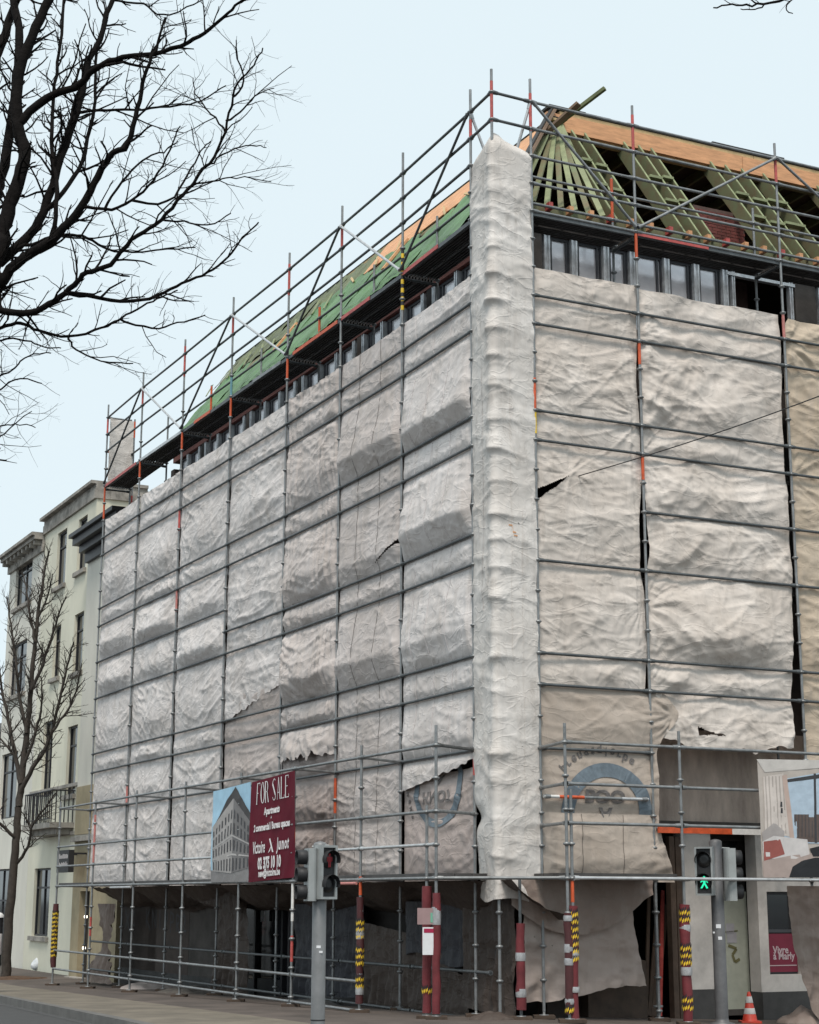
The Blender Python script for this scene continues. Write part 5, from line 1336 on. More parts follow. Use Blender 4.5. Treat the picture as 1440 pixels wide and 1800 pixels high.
c_ = Lp(hs(590, -.3), -.3, 0); c_.z = gz(c_); heap('rubble_heap', 'dark rubbish strip beside the signal pole under the back rails', c_, .9, 1.1, .10, 'plinth', 64)
c_ = at(868, 1795, 25.7); c_.z = gz(c_); heap('cloth_heap', 'rosy cloth bundle on the ground between the maroon posts', c_, .34, .25, .10, 'tarp_umber', 65)
# right street front: opening, timber frame, piers, door, window
hr = lambda px: hR(px, 1650, WD)[0]
gR = lambda s: gz(Rp(s, WD, 0))
b = MB(); b.box(Rp(hr(1181), WD+.05, gR(2.6)-.05), uR*.10, -nR*.14, UP*2.96); b.box(Rp(hr(1181)+.14, WD+.02, gR(2.6)-.05), uR*.12, -nR*.14, UP*2.96); b.build('opening_frame', M['timber_dark'], BD)
s0, s1 = hr(1208), hr(1256)
lower_wall('plaster_pier', Rp, uR, nR, s0, s1, gR(s0)+.46, 2.97, WD+.02, .3, 'plaster_white'); lower_wall('pier_plinth', Rp, uR, nR, s0, s1, gR(s0)-.1, gR(s0)+.458, WD+.045, .32, 'plinth')
s2, s3 = hr(1336), hr(1392)
wz1 = hR(1362, 1566, WD)[1]; wz0 = hR(1362, 1712, WD)[1]; w0 = hr(1352); w1 = hr(1392)+.2
def holes_wall(name, f, u, n, s0, s1, z0, z1, d, th, ops, m, parent):
    """wall with real openings: boxes for every cell that is not an opening"""
    ss = sorted({s0, s1, *[v for o in ops for v in (o[0], o[1]) if s0 < v < s1]}); zs = sorted({z0, z1, *[v for o in ops for v in (o[2], o[3]) if z0 < v < z1]})
    b = MB()
    for a, c in zip(ss, ss[1:]):
        run = None
        for e, g in zip(zs, zs[1:]):
            inside = any(o[0]-1e-6 <= a and c <= o[1]+1e-6 and o[2]-1e-6 <= e and g <= o[3]+1e-6 for o in ops)
            if not inside: b.box(f(a, d, e), u*(c-a), -n*th, UP*(g-e))
    return b.build(name, M[m], parent)
holes_wall('plaster_wall', Rp, uR, nR, s2, LEN_R, gR(s2)+.46, 2.97, WD+.02, .3, [(w0, w1, wz0, wz1)], 'plaster_white', BD)
lower_wall('pier_plinth', Rp, uR, nR, s2, LEN_R, gR(s2)-.15, gR(s2)+.458, WD+.045, .32, 'plinth')
wf = MB(); zmid = hR(1362, 1638, WD)[1]
wf.box(Rp(w0, WD-.1, wz0), uR*.05, -nR*.06, UP*(wz1-wz0)); wf.box(Rp(w0+.05, WD-.1, zmid), uR*(w1-w0-.1), -nR*.06, UP*.05); wf.box(Rp(w1-.05, WD-.1, wz0), uR*.05, -nR*.06, UP*(wz1-wz0)); wf.box(Rp(w0+.05, WD-.1, wz0), uR*(w1-w0-.1), -nR*.06, UP*.05); wf.box(Rp(w0+.05, WD-.1, wz1-.05), uR*(w1-w0-.1), -nR*.06, UP*.05)
wf = wf.build('street_window', M['frame_grey'], BD); lower_wall('pane', Rp, uR, nR, w0+.05, w1-.05, wz0+.05, wz1-.05, WD-.14, .01, 'glass')
b = MB(); b.box(Rp(w0+.02, WD-.06, wz0+.04), uR*(w1-w0-.05), -nR*.02, UP*(zmid-wz0-.06)); ps = b.build('crimson_poster', flat('poster_crimson', (.17, .012, .035)), base=Rp(w0, WD-.06, wz0)); tag(ps, 'crimson poster with white words in the lower half of the street window', 'poster')
for tx, zz_ in (('Vivre', .40), ('à Marly', .30)):
    g = text_geo(tx, .17, .9, .004, 'LEFT'); b = MB(); b.add([Rp(w0+.14+x, WD-.056, wz0+zz_+y) for x, y in g[0]], g[1]); b.build('printed_words', flat('poster_words', (.50, .40, .42)), ps)
b = MB(); b.box(Rp(w0+.05, WD-.057, wz0+.14), uR*(w1-w0-.1), -nR*.002, UP*.015); b.build('printed_line', flat('poster_words', (.50, .40, .42)), ps)
# doorway: pale door leaf with papers in a dark recess
d0, d1 = hR(1270, 1650, WD-.45)[0], hR(1317, 1650, WD-.45)[0]
lower_wall('door_reveal', Rp, uR, nR, s1+.01, d0-.02, gR(s1)-.1, 2.97, WD-.55, .1, 'wall_dark')
lower_wall('door_reveal', Rp, uR, nR, d1+.02, s2-.01, gR(s1)-.1, 2.97, WD-.5, .1, 'wall_dark')
zt_ = hR(1292, 1566, WD-.45)[1]
lower_wall('transom_light', Rp, uR, nR, d0-.02, d1+.02, zt_+.06, 2.97, WD-.52, .05, 'glass')
do = MB(); do.box(Rp(d0, WD-.45, gR(s1)+.12), uR*(d1-d0), -nR*.05, UP*(zt_-gR(s1)-.12)); do = do.build('door_leaf', flat('door_pale', (.43, .45, .38)), BD)
b = MB(); b.box(Rp(d0+.02, WD-.435, gR(s1)+.02), uR*(d1-d0), -nR*.06, UP*.10); b.build('door_step', M['concrete'], BD)
for px, y0, y1, w in ((1284, 1620, 1640, .17), (1286, 1640, 1656, .2)):
    s_, zz_ = hR(px, y1, WD-.44); b = MB(); b.box(Rp(s_-.06, WD-.446, zz_), uR*w, nR*.003, UP*.17); b.build('paper', flat('door_paper', (.42, .41, .44)), do)
b = MB(); s_, zz_ = hR(1288, 1690, WD-.44); stroke(Rp, nR, WD-.444, [(s_-.05, zz_+.28), (s_+.12, zz_+.22), (s_+.03, zz_+.12), (s_+.08, zz_), (s_+.18, zz_+.05)], .05, b); b.build('scrawl', flat('scrawl', (.16, .15, .07)), do); b = MB(); stroke(Rp, nR, WD-.443, [(s_-.1, zz_+.5), (s_+.16, zz_+.52)], .02, b); b.build('scrawl', flat('scrawl', (.16, .15, .07)), do)
lower_wall('hall_back', Rp, uR, nR, 1.7, LEN_R, -.6, 2.9, -3.6, .05, 'void')
# planks leaning in the dark opening
PLK = []
for k, (px0, px1, m) in enumerate(((1146, 1160, 'timber_dark'), (1152, 1172, 'timber_dark'), (1138, 1143, 'timber_dark'), (1163, 1168, 'red'))):
    a0 = Rp(hR(px0, 1790, -1.25)[0], -1.25, gR(2)-.02); a1 = Rp(hR(px1, 1600, -1.7)[0], -1.7, 1.5+.12*k)
    b = MB(); b.bar(a0, a1, .13 if k < 2 else .06, .03, nR); o = b.build('leaning_plank', M[m], base=a0)
    tag(o, ['broad brown plank leaning in the dark opening, left of the widest', 'widest brown plank leaning in the dark opening', 'narrow brown plank leaning furthest left in the dark opening', 'narrow red-painted plank leaning in the dark opening'][k], 'plank', 'planks leaning in the opening')

# traffic cone
cp = ground_at(1321, 1797)
tc_ = thing('traffic_cone', 'red and white traffic cone standing before the doorway on the right', 'cone', cp)
b = MB(); b.box(cp+Vector((-.16, -.16, .004)), (.32, 0, 0), (0, .32, 0), UP*.03); b.build('cone_base', M['cone_red'], tc_)
hh = .45; pr = lambda t: .118-(.118-.028)*t
b = MB(); b.lathe(cp+UP*.034, [(pr(0)+.006, 0), (pr(.0), .01), (pr(1), hh-.02), (.018, hh)], 18); b.build('cone_body', M['cone_red'], tc_)
for t0, t1 in ((.24, .44), (.62, .84)):
    b = MB(); b.lathe(cp+UP*.034, [(pr(t0)+.002, hh*t0), (pr(t0)+.003, hh*t0+.002), (pr(t1)+.003, hh*t1-.002), (pr(t1)+.002, hh*t1)], 18); b.build('reflective_band', M['cone_white'], tc_)

# ------------------------------------------------------------------ signal poles
def figure(b, o, rx, up, ny, h, walking):
    """pedestrian figure made of flat limbs"""
    def q(pts, lift=0.0): b.poly([o+rx*x*h+up*y*h+ny*lift for x, y in pts])
    c = [(.09*math.cos(t*.6283), .80+.09*math.sin(t*.6283)) for t in range(10)]; q(c)
    if walking:
        q([(-.10, .68), (.12, .68), (.08, .35), (-.08, .35)])
        q([(-.10, .36), (.04, .36), (-.16, .02), (-.30, .02)]); q([(-.04, .36), (.09, .36), (.28, .04), (.15, .0)], .001)
        q([(.10, .67), (.16, .62), (.28, .42), (.20, .40)], .001); q([(-.10, .67), (-.15, .60), (-.30, .48), (-.26, .42), (-.08, .52)], .001)
    else:
        q([(-.14, .68), (.14, .68), (.12, .36), (-.12, .36)]); q([(-.11, .37), (-.01, .37), (-.01, .0), (-.10, .0)]); q([(.01, .37), (.11, .37), (.10, .0), (.01, .0)])
        q([(-.22, .66), (-.15, .68), (-.15, .36), (-.22, .38)], .001); q([(.15, .68), (.22, .66), (.22, .38), (.15, .36)], .001)
def ped_head(root, c, yaw, h, lit, green):
    """two-lens pedestrian head; c = middle of the front face"""
    f = Vector((math.sin(yaw), -math.cos(yaw), 0)); rx = Vector((math.cos(yaw), math.sin(yaw), 0)); w = h*.38; dp = h*.20
    b = MB(); o = c-rx*w/2-UP*h/2-f*dp
    # casing as back plate plus raised rim
    b.box(o, rx*w, f*dp*.7, UP*h); t = .028
    for (x0, z0, ww, hh_) in ((0, 0, w, t), (0, h-t, w, t), (0, t, t, h-2*t), (w-t, t, t, h-2*t)): b.box(o+rx*x0+UP*z0+f*dp*.7, rx*ww, f*dp*.34, UP*hh_)
    hd = b.build('signal_head', M['signal_case'], root)
    b = MB(); b.box(o+rx*t+UP*t+f*(dp*.7+.002), rx*(w-2*t), f*.012, UP*(h-2*t)); b.build('black_face', M['black'], hd)
    for k, zc in enumerate((.73, .28)):
        cc = c+UP*(zc-.5)*h-f*(dp*.3-.016); r = h*.165
        b = MB(); b.lathe(cc, [(r, 0), (r*.9, .012), (r*.4, .02)], 20, f); b.build('lens', M['lens'], hd)
        v = MB(); k0 = 14; ring = []
        for j in range(k0+1):
            a = math.radians(-20+220*j/k0); ring.append((math.cos(a)*r*1.05, math.sin(a)*r*1.05))
        vs = []
        for (x, y) in ring: vs += [cc+rx*x+UP*y, cc+rx*x+UP*y+f*.10]
        v.add(vs, [(2*j, 2*j+1, 2*j+3, 2*j+2) for j in range(k0)], True); v.build('visor', M['black'], hd)
        if (k == 0 and not green) or (k == 1 and green):
            g = MB(); figure(g, cc-UP*r*.85+f*.024, rx, UP, f, r*1.75, green); g.build('lit_figure', M['lamp_green' if green else 'lamp_red'], hd)
def car_head(root, c, yaw, h):
    """three-lens vehicle head seen from behind and the side"""
    f = Vector((math.sin(yaw), -math.cos(yaw), 0)); rx = Vector((math.cos(yaw), math.sin(yaw), 0)); w = h*.36; dp = h*.20
    b = MB(); pts = []
    for j in range(9):
        a = math.pi*j/8; pts.append(c+rx*math.cos(a)*w/2-f*(dp*.55+math.sin(a)*dp*.45)-UP*h/2)
    pts = pts+[c-rx*w/2-UP*h/2, c+rx*w/2-UP*h/2]
    b.prism(pts, UP*h); hd = b.build('vehicle_signal_head', M['signal_case'], root)
    for zc in (.83, .5, .17):
        cc = c+UP*(zc-.5)*h; r = h*.135
        v = MB(); v.lathe(cc, [(r, 0), (r*1.05, .04), (r, .12), (r*.93, .12), (r*.9, .02), (r*.3, .015)], 16, f); v.build('visor', M['black'], hd)
p1 = at(563, 1620, 20.0); p1.z = 0
sp1 = thing('signal_pole', 'grey traffic signal pole with a red pedestrian light before the scaffold', 'traffic light', V(p1, gz(p1)), 'signal poles')
ztop = at(565, 1481, 20).z
def signal_column(root, p, ztop, r, m):
    b = MB(); g = gz(p)
    b.lathe(V(p, g), [(r*1.9, 0), (r*1.9, .03), (r*1.06, .05), (r, .10), (r, ztop-.03-g), (r*.8, ztop-.005-g), (r*.2, ztop+.01-g)], 22); return b.build('column', M[m], root)
col = signal_column(sp1, p1, ztop, .082, 'pole')
b = MB(); b.lathe(V(p1, .34), [(.083, 0), (.0845, .004), (.0845, .012), (.083, .016)], 22); b.build('door_seam', M['black'], col)
ped_head(sp1, at(580.5, 1533.5, 19.88), R(40), .615, True, False)
b = MB(); b.tube(at(572, 1487, 19.95), at(580, 1487, 19.95), .012); b.tube(at(572, 1582, 19.95), at(582, 1580, 19.95), .012); b.tube(at(550, 1489, 20), at(560, 1489, 20), .012); b.build('bracket', M['signal_case'], sp1)
car_head(sp1, at(540, 1538, 19.9), R(-72), .60)
stk = MB()
for (px, py, s_) in ((562, 1665, .05), (566, 1674, .04)):
    c = at(px, py, 19.915); stk.box(c-Vector((s_*.5, 0, s_*.3)), (s_, 0, 0), (0, .003, 0), UP*s_*.6)
stk.build('sticker', M['paper'], sp1)
p2 = Rp(hR(1264, 1600, .80)[0], .80, 0)
sp2 = thing('signal_pole', 'shaded signal pole with a green walking figure behind the gantry rail on the right', 'traffic light', V(p2, gz(p2)), 'signal poles')
Yp = p2.y; zt2 = at(1258, 1475, Yp).z
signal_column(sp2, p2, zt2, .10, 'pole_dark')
ped_head(sp2, at(1239, 1530, Yp-.16), R(-24), .74, True, True)
b = MB(); b.tube(at(1244, 1489, Yp-.06), at(1256, 1489, Yp-.03), .014); b.tube(at(1262, 1489, Yp), at(1284, 1490, Yp-.02), .014); b.build('bracket', M['signal_case'], sp2)
car_head(sp2, at(1292, 1536, Yp-.02), R(95), .80)
stk = MB()
for (px, py, s_) in ((1265, 1627, .075), (1268, 1648, .06), (1257, 1638, .03)):
    c = at(px, py, Yp-.103); stk.box(c-Vector((s_*.5, 0, s_*.4)), (s_, 0, 0), (0, .003, 0), UP*s_*.8)
stk.build('sticker', M['paper'], sp2)

# span wire with its wall anchor and the tram mast it runs to
wa = at(1010, 838, 26.75); wb = at(1720, 583, 19.0)
mast = thing('wire_mast', 'thin grey mast holding the span wire beyond the right edge', 'mast', Vector((wb.x, wb.y, gz(wb)-.14)))
b = MB(); b.tube(Vector((wb.x, wb.y, gz(wb)-.14)), Vector((wb.x, wb.y, wb.z+.3)), .09, .06, 12); b.build('mast_tube', M['pole'], mast)
pts = [wa.lerp(wb, k/24)-UP*(.10*math.sin(math.pi*k/24)) for k in range(25)]
b = MB(); b.path(pts, .0085, 6); sw = b.build('span_wire', M['black'], base=wa); tag(sw, 'thin dark span wire running from a slit in the cream sheet to the right', 'wire')
b = MB(); b.bar(wa-UP*.11+nR*-.02, wa+UP*.02+nR*-.02, .07, .05, nR); b.tube(wa-nR*.9-UP*.03, wa, .012); b.build('wall_anchor', M['black'], sw)
# ------------------------------------------------------------------ neighbouring houses on the left street
def wpx(x0, y0, x1, y1, d):
    """photo rectangle -> (s0, s1, z0, z1) on the left street plane at offset d"""
    sa = hL(x0, (y0+y1)/2, d)[0]; sb = hL(x1, (y0+y1)/2, d)[0]; xm = (x0+x1)/2
    return (min(sa, sb), max(sa, sb), hL(xm, y1, d)[1], hL(xm, y0, d)[1])
def house_window(par, op, d, m_frame='ink_wood', sill=True, mull=1, curtain=False, depth=.09, f=Lp, u=uL, n=nL):
    s0, s1, z0, z1 = op; b = MB(); t = .06; w = s1-s0
    b.box(f(s0, d-depth, z0), u*t, -n*.06, UP*(z1-z0)); b.box(f(s1-t, d-depth, z0), u*t, -n*.06, UP*(z1-z0))
    b.box(f(s0+t, d-depth, z0), u*(w-2*t), -n*.06, UP*t); b.box(f(s0+t, d-depth, z1-t), u*(w-2*t), -n*.06, UP*t)
    for k in range(mull): b.box(f(s0+w*(k+1)/(mull+1)-.03, d-depth, z0+t), u*.06, -n*.05, UP*(z1-z0-2*t))
    b.box(f(s0+t, d-depth+.004, z0+(z1-z0)*.7), u*(w-2*t), -n*.05, UP*.06)
    o = b.build('window', M[m_frame], par)
    b = MB(); b.box(f(s0+t, d-depth-.035, z0+t), u*(w-2*t), -n*.01, UP*(z1-z0-2*t)); b.build('pane', M['glass'], o)
    if curtain:
        b = MB(); b.box(f(s0+t, d-depth-.10, z0+t), u*(w*.45), -n*.01, UP*(z1-z0-2*t)); b.build('curtain', M['curtain'], o)
    b = MB(); b.box(f(s0-.05, d-depth-.35, z0-.1), u*(w+.1), -n*.02, UP*(z1-z0+.2)); b.build('dark_room', M['void'], par)
    if sill:
        b = MB(); b.box(f(s0-.12, d+.10, z0-.14), u*(w+.24), -n*(.10+depth-.002), UP*.138); b.build('sill', M['stone'], par)
    return o
NG = lambda s: gz(Lp(s, -1, 0))
TRS = random.Random(3)
# house next to the scaffold: ochre ground floor, black cornice
dA = -.95; sA0, sA1 = 21.6, 26.0
hA = thing('town_house', 'narrow house with black cornice and ochre ground floor touching the left end of the scaffold', 'house', Lp(sA0, dA, NG(sA0)), 'town houses along the left street')
opA1 = wpx(118, 1278, 135, 1398, dA); opA2 = wpx(129, 1078, 147, 1182, dA); opAd = wpx(136, 1568, 158, 1706, dA); opA3 = wpx(141, 905, 156, 1000, dA)
zA = 12.1; ztop_o = hL(140, 1478, dA)[1]
opAd = (24.2, 25.2, NG(26)-.2, opAd[3]); 
holes_wall('ground_floor_wall', Lp, uL, nL, sA0, sA1, NG(27)-.3, ztop_o, dA, .3, [opAd], 'ochre', hA)
opA1 = (22.6, 23.5, 4.9, 7.2); opA2 = (22.6, 23.5, 8.5, 10.5)
holes_wall('upper_wall', Lp, uL, nL, sA0, sA1, ztop_o+.002, zA, dA, .3, [opA1, opA2], 'cream_white', hA)
for op in (opA1, opA2): house_window(hA, op, dA, sill=True)
b = MB(); b.box(Lp(opAd[0]+.02, dA-.22, NG(26)-.15), uL*(opAd[1]-opAd[0]-.04), -nL*.06, UP*(opAd[3]-NG(26)+.15)); b.build('door', M['ink_wood'], hA)
b = MB(); b.box(Lp(opAd[0]-.05, dA-.4, NG(26)-.2), uL*1.15, -nL*.02, UP*(opAd[3]+1.6)); b.build('dark_hall', M['void'], hA)
b = MB(); b.box(Lp(opAd[0]-.1, dA+.3, NG(26)-.2), uL*1.3, -nL*.3, UP*.22); b.build('door_step', M['stone'], hA)
b = MB(); b.box(Lp(sA0, dA+.14, ztop_o-.05), uL*(sA1-sA0), -nL*.138, UP*.14); b.build('string_course', M['stone'], hA)
o_ = wpx(128, 1392, 156, 1482, dA); b = MB(); b.box(Lp(24.3, dA+.05, ztop_o+.15), uL*1.6, -nL*.048, UP*(o_[3]-o_[2]-.1)); b.build('ochre_panel', M['ochre'], hA)
# black stepped cornice
for k, (o_, h0, h1) in enumerate(((.12, -.4, -.1), (.30, -.098, .12), (.50, .122, .34), (.62, .342, .46))):
    b = MB(); b.box(Lp(sA0, dA+o_, zA+h0), uL*(sA1-sA0-.1+o_*.3), -nL*(o_-.002 if h1 < .05 else o_+.3), UP*(h1-h0)); b.build('cornice', M['ink_wood'], hA)
b = MB(); b.prism([Lp(sA0, dA-.2, zA+.3), Lp(sA1, dA-.2, zA+.3), Lp(sA1, dA-6, zA+1.0), Lp(sA0, dA-6, zA+1.0)], UP*.1); b.build('roof', M['stone'], hA)
b = MB(); b.box(Lp(sA0, dA-6, -1.5), uL*(sA1-sA0), -nL*.2, UP*(zA+2.4)); b.build('rear_wall', M['cream_white'], hA)
b = MB(); b.box(Lp(sA1-.05, dA-.3, -1.5), uL*.05, -nL*5.7, UP*(zA+1.6)); b.build('side_wall', M['cream'], hA)
# drainpipe and sign box
sg = wpx(125, 1494, 151, 1534, dA+.5); b = MB(); b.box(Lp(24.6, dA+.55, sg[2]), uL*1.25, -nL*.16, UP*(sg[3]-sg[2])); sgn = b.build('sign_box', M['black'], base=Lp(25, dA+.5, sg[2])); tag(sgn, 'black sign box with small pale letters over the ochre doorway', 'sign')
b = MB()
for r_ in range(2):
    for k in range(9):
        b.box(Lp(24.72+k*.115, dA+.552, sg[3]-.24-r_*.24), uL*.05, nL*.004, UP*TRS.uniform(.09, .15))
tag(b.build('sign_letters', M['print_white'], sgn), kind='stuff')
b = MB(); b.bar(Lp(24.7, dA, sg[3]-.1), Lp(24.7, dA+.42, sg[3]-.1), .05, .05); b.bar(Lp(25.7, dA, sg[3]-.1), Lp(25.7, dA+.42, sg[3]-.1), .05, .05); b.build('sign_bracket', M['black'], sgn)
# two lit lamps and a pale hanging thing by the doorway
for (px, py, nm) in ((152.5, 1613, 'round lit wall lamp, upper of two by the dark doorway on the left'), (149.5, 1668, 'round lit wall lamp, lower of two by the dark doorway on the left')):
    c = Lp(*([hL(px, py, dA+.1)[0], dA+.1, hL(px, py, dA+.1)[1]]))
    b = MB(); b.lathe(c-UP*.05, [(.02, 0), (.045, .02), (.052, .05), (.045, .08), (.02, .1)], 12); l = b.build('wall_lamp', M['lamp_white'], base=c); tag(l, nm, 'lamp', 'lamps by the doorway')
    b = MB(); b.bar(c-nL*.10, c-nL*.04, .03, .03); b.build('lamp_arm', M['black'], l)
# middle house: cream with stone parapet
dB = -1.15; sB0_, sB1_ = 26.02, 32.1
hB = thing('town_house', 'tall cream house with weathered stone parapet and an iron balcony on the left', 'house', Lp(sB0_, dB, NG(sB0_)), 'town houses along the left street')
zB = 13.8
opsB = [wpx(100, 936, 116, 1030, dB), wpx(94, 1102, 106, 1192, dB), wpx(60, 1528, 88, 1648, dB), wpx(76, 1270, 92, 1400, dB)]
opsB.append(wpx(137, 912, 152, 1003, dB)); opsB[-1] = (max(opsB[-1][0], sB0_+.5), opsB[-1][1], opsB[-1][2], opsB[-1][3])
opsB.append(wpx(118, 1278, 135, 1398, dB)); opsB.append(wpx(130, 1080, 146, 1182, dB)); opsB[-1] = (max(opsB[-1][0], sB0_+.5), max(opsB[-1][1], sB0_+1.5), opsB[-1][2], opsB[-1][3])
holes_wall('front_wall', Lp, uL, nL, sB0_, sB1_, NG(32)-.3, zB, dB, .3, opsB, 'cream', hB)
for k, op in enumerate(opsB): house_window(hB, op, dB, sill=k != 3, mull=0 if k in (0, 1, 4, 5, 6) else 1, curtain=k in (1,))
b = MB(); b.box(Lp(sB0_, dB-.3, -1.5), uL*.12, -nL*6, UP*(zB+1.5)); b.build('side_wall', M['cream'], hB)
b = MB(); b.box(Lp(sB0_, dB-6.3, -1.5), uL*(sB1_-sB0_), -nL*.12, UP*(zB+1.5)); b.build('rear_wall', M['cream'], hB)
for k, (o_, h0, h1) in enumerate(((.08, 0.002, .30), (.05, .302, .46), (.22, .462, .56))):
    b = MB(); b.box(Lp(sB0_-.05, dB+o_, zB+h0), uL*(sB1_-sB0_+.1), -nL*(o_+.4), UP*(h1-h0)); b.build('parapet', M['stone'], hB)
    b = MB(); b.box(Lp(sB0_-.05-o_*.4, dB-.402, zB+h0), uL*.5, -nL*1.2, UP*(h1-h0)); b.build('parapet', M['stone'], hB)
b = MB(); b.box(Lp(sB0_, dB-.3, zB+.3), uL*(sB1_-sB0_), -nL*6, UP*.1); b.build('roof', M['stone'], hB)
for y in (1475, 1395):
    zz_ = hL(80, y, dB)[1]; b = MB(); b.box(Lp(sB0_, dB+.08, zz_), uL*(sB1_-sB0_), -nL*.078, UP*.10); b.build('string_course', M['stone'], hB)
# balcony with iron railing
bs0 = hL(92, 1440, dB+.7)[0]; bs1 = hL(44, 1440, dB+.7)[0]; bz = hL(68, 1450, dB+.7)[1]
b = MB(); b.box(Lp(bs0, dB+.75, bz-.16), uL*(bs1-bs0), -nL*.748, UP*.16); b.box(Lp(bs0+.15, dB+.5, bz-.34), uL*(bs1-bs0-.3), -nL*.498, UP*.178); b.build('balcony_slab', M['stone'], hB)
b = MB()
for k in range(15):
    s = bs0+.05+(bs1-bs0-.1)*k/14; b.tube(Lp(s, dB+.7, bz), Lp(s, dB+.7, bz+.95), .02, n=5)
for k in range(5):
    for s in (bs0+.05, bs1-.05): b.tube(Lp(s, dB+.05+.65*k/5, bz), Lp(s, dB+.05+.65*k/5, bz+.95), .02, n=5)
b.tube(Lp(bs0, dB+.7, bz+.95), Lp(bs1, dB+.7, bz+.95), .025); b.tube(Lp(bs0+.05, dB, bz+.95), Lp(bs0+.05, dB+.7, bz+.95), .022); b.tube(Lp(bs1-.05, dB, bz+.95), Lp(bs1-.05, dB+.7, bz+.95), .022); b.tube(Lp(bs0, dB+.7, bz+.12), Lp(bs1, dB+.7, bz+.12), .015)
b.build('balcony_railing', M['ink_wood'], hB)
# far house: off-white, bracketed cornice
dC = -1.15; sC0, sC1 = 32.12, 36.9
hC = thing('town_house', 'off-white house with a wide bracketed cornice at the left edge', 'house', Lp(sC0, dC, NG(sC0)), 'town houses along the left street')
zC = 13.25
opsC = [wpx(28, 985, 56, 1064, dC), wpx(18, 1132, 46, 1222, dC), wpx(2, 1326, 30, 1440, dC), wpx(-16, 1530, 14, 1722, dC)]
holes_wall('front_wall', Lp, uL, nL, sC0, sC1, NG(36)-.3, zC, dC, .3, opsC, 'cream_white', hC)
for k, op in enumerate(opsC): house_window(hC, op, dC, sill=k < 2, mull=1, curtain=k in (0, 1))
b = MB(); b.box(Lp(sC1-.12, dC-.3, -1.5), uL*.12, -nL*6, UP*(zC+1.5)); b.build('side_wall', M['cream_white'], hC)
b = MB(); b.box(Lp(sC0, dC-6.3, -1.5), uL*(sC1-sC0), -nL*.12, UP*(zC+1.5)); b.build('rear_wall', M['cream_white'], hC)
for k, (o_, h0, h1) in enumerate(((.08, 0.002, .40), (.36, .402, .53), (.46, .532, .64))):
    b = MB(); b.box(Lp(sC0, dC+o_, zC+h0), uL*(sC1-sC0+.1), -nL*(o_+.5), UP*(h1-h0)); b.build('cornice', M['stone'], hC)
for k in range(9):
    s = sC0+.15+k*.55; b = MB(); b.box(Lp(s, dC+.32, zC+.24), uL*.16, -nL*.238, UP*.158); b.build('cornice_bracket', M['stone'], hC)
b = MB(); b.box(Lp(sC0, dC-.3, zC+.4), uL*(sC1-sC0), -nL*6, UP*.12); b.build('roof', M['stone'], hC)
# a bit of far street: darker trees/house end seen past the last house
hD = thing('town_house', 'distant grey house end seen beyond the off-white house at the left edge', 'house', Lp(52, -1.2, -1), 'town houses along the left street')
b = MB(); b.box(Lp(46, -1.2, -2), uL*14, -nL*8, UP*9); b.build('front_wall', M['stone'], hD)
b = MB(); b.prism([Lp(46, -1.0, 7.0), Lp(46, -9.4, 7.0), Lp(46, -5.2, 9.6)], uL*14); b.build('roof', M['plinth'], hD)

# bollard and white bag on the left pavement
pb = at(-5, 1650, 39.0); pb.z = gz(pb)
bo = thing('bollard', 'dark bollard with white cap and pale band at the left edge', 'bollard', pb)
zt_ = at(1, 1610, 39).z
b = MB(); b.lathe(pb, [(.13, 0), (.13, zt_-pb.z-.06)], 14); b.build('bollard_body', M['black'], bo)
b = MB(); b.lathe(Vector((pb.x, pb.y, zt_-.06)), [(.15, 0), (.15, .05), (.10, .10), (.03, .12)], 14); b.build('bollard_cap', M['white'], bo)
b = MB(); zz_ = at(1, 1680, 39).z; b.lathe(Vector((pb.x, pb.y, zz_)), [(.132, 0), (.135, .01), (.135, .45), (.132, .46)], 14); b.build('pale_band', M['cone_white'], bo)
gb_ = ground_at(70, 1707)
def bag():
    n, m_ = 28, 16; th, ph = np.meshgrid(np.linspace(0, 2*np.pi, n), np.linspace(-1.2, 1.57, m_))
    r = 1+.22*ridge(np.cos(th)*2+ph, np.sin(th)*2, 4, 2)
    X = np.cos(th)*np.cos(ph)*r*.24; Y = np.sin(th)*np.cos(ph)*r*.2; Zz = (np.sin(ph)+.93)*.20*r+.10*np.exp(-((ph-1.57)/.35)**2)
    o = grid_obj('plastic_bag', np.stack([gb_.x+X+.12*(Zz/.3-.5), gb_.y+Y, gb_.z+np.maximum(Zz, .003)], -1), M['plastic_bag'], base=gb_); tag(o, 'white plastic rubbish bag lying on the pavement beside the far gantry post', 'bag')
bag()

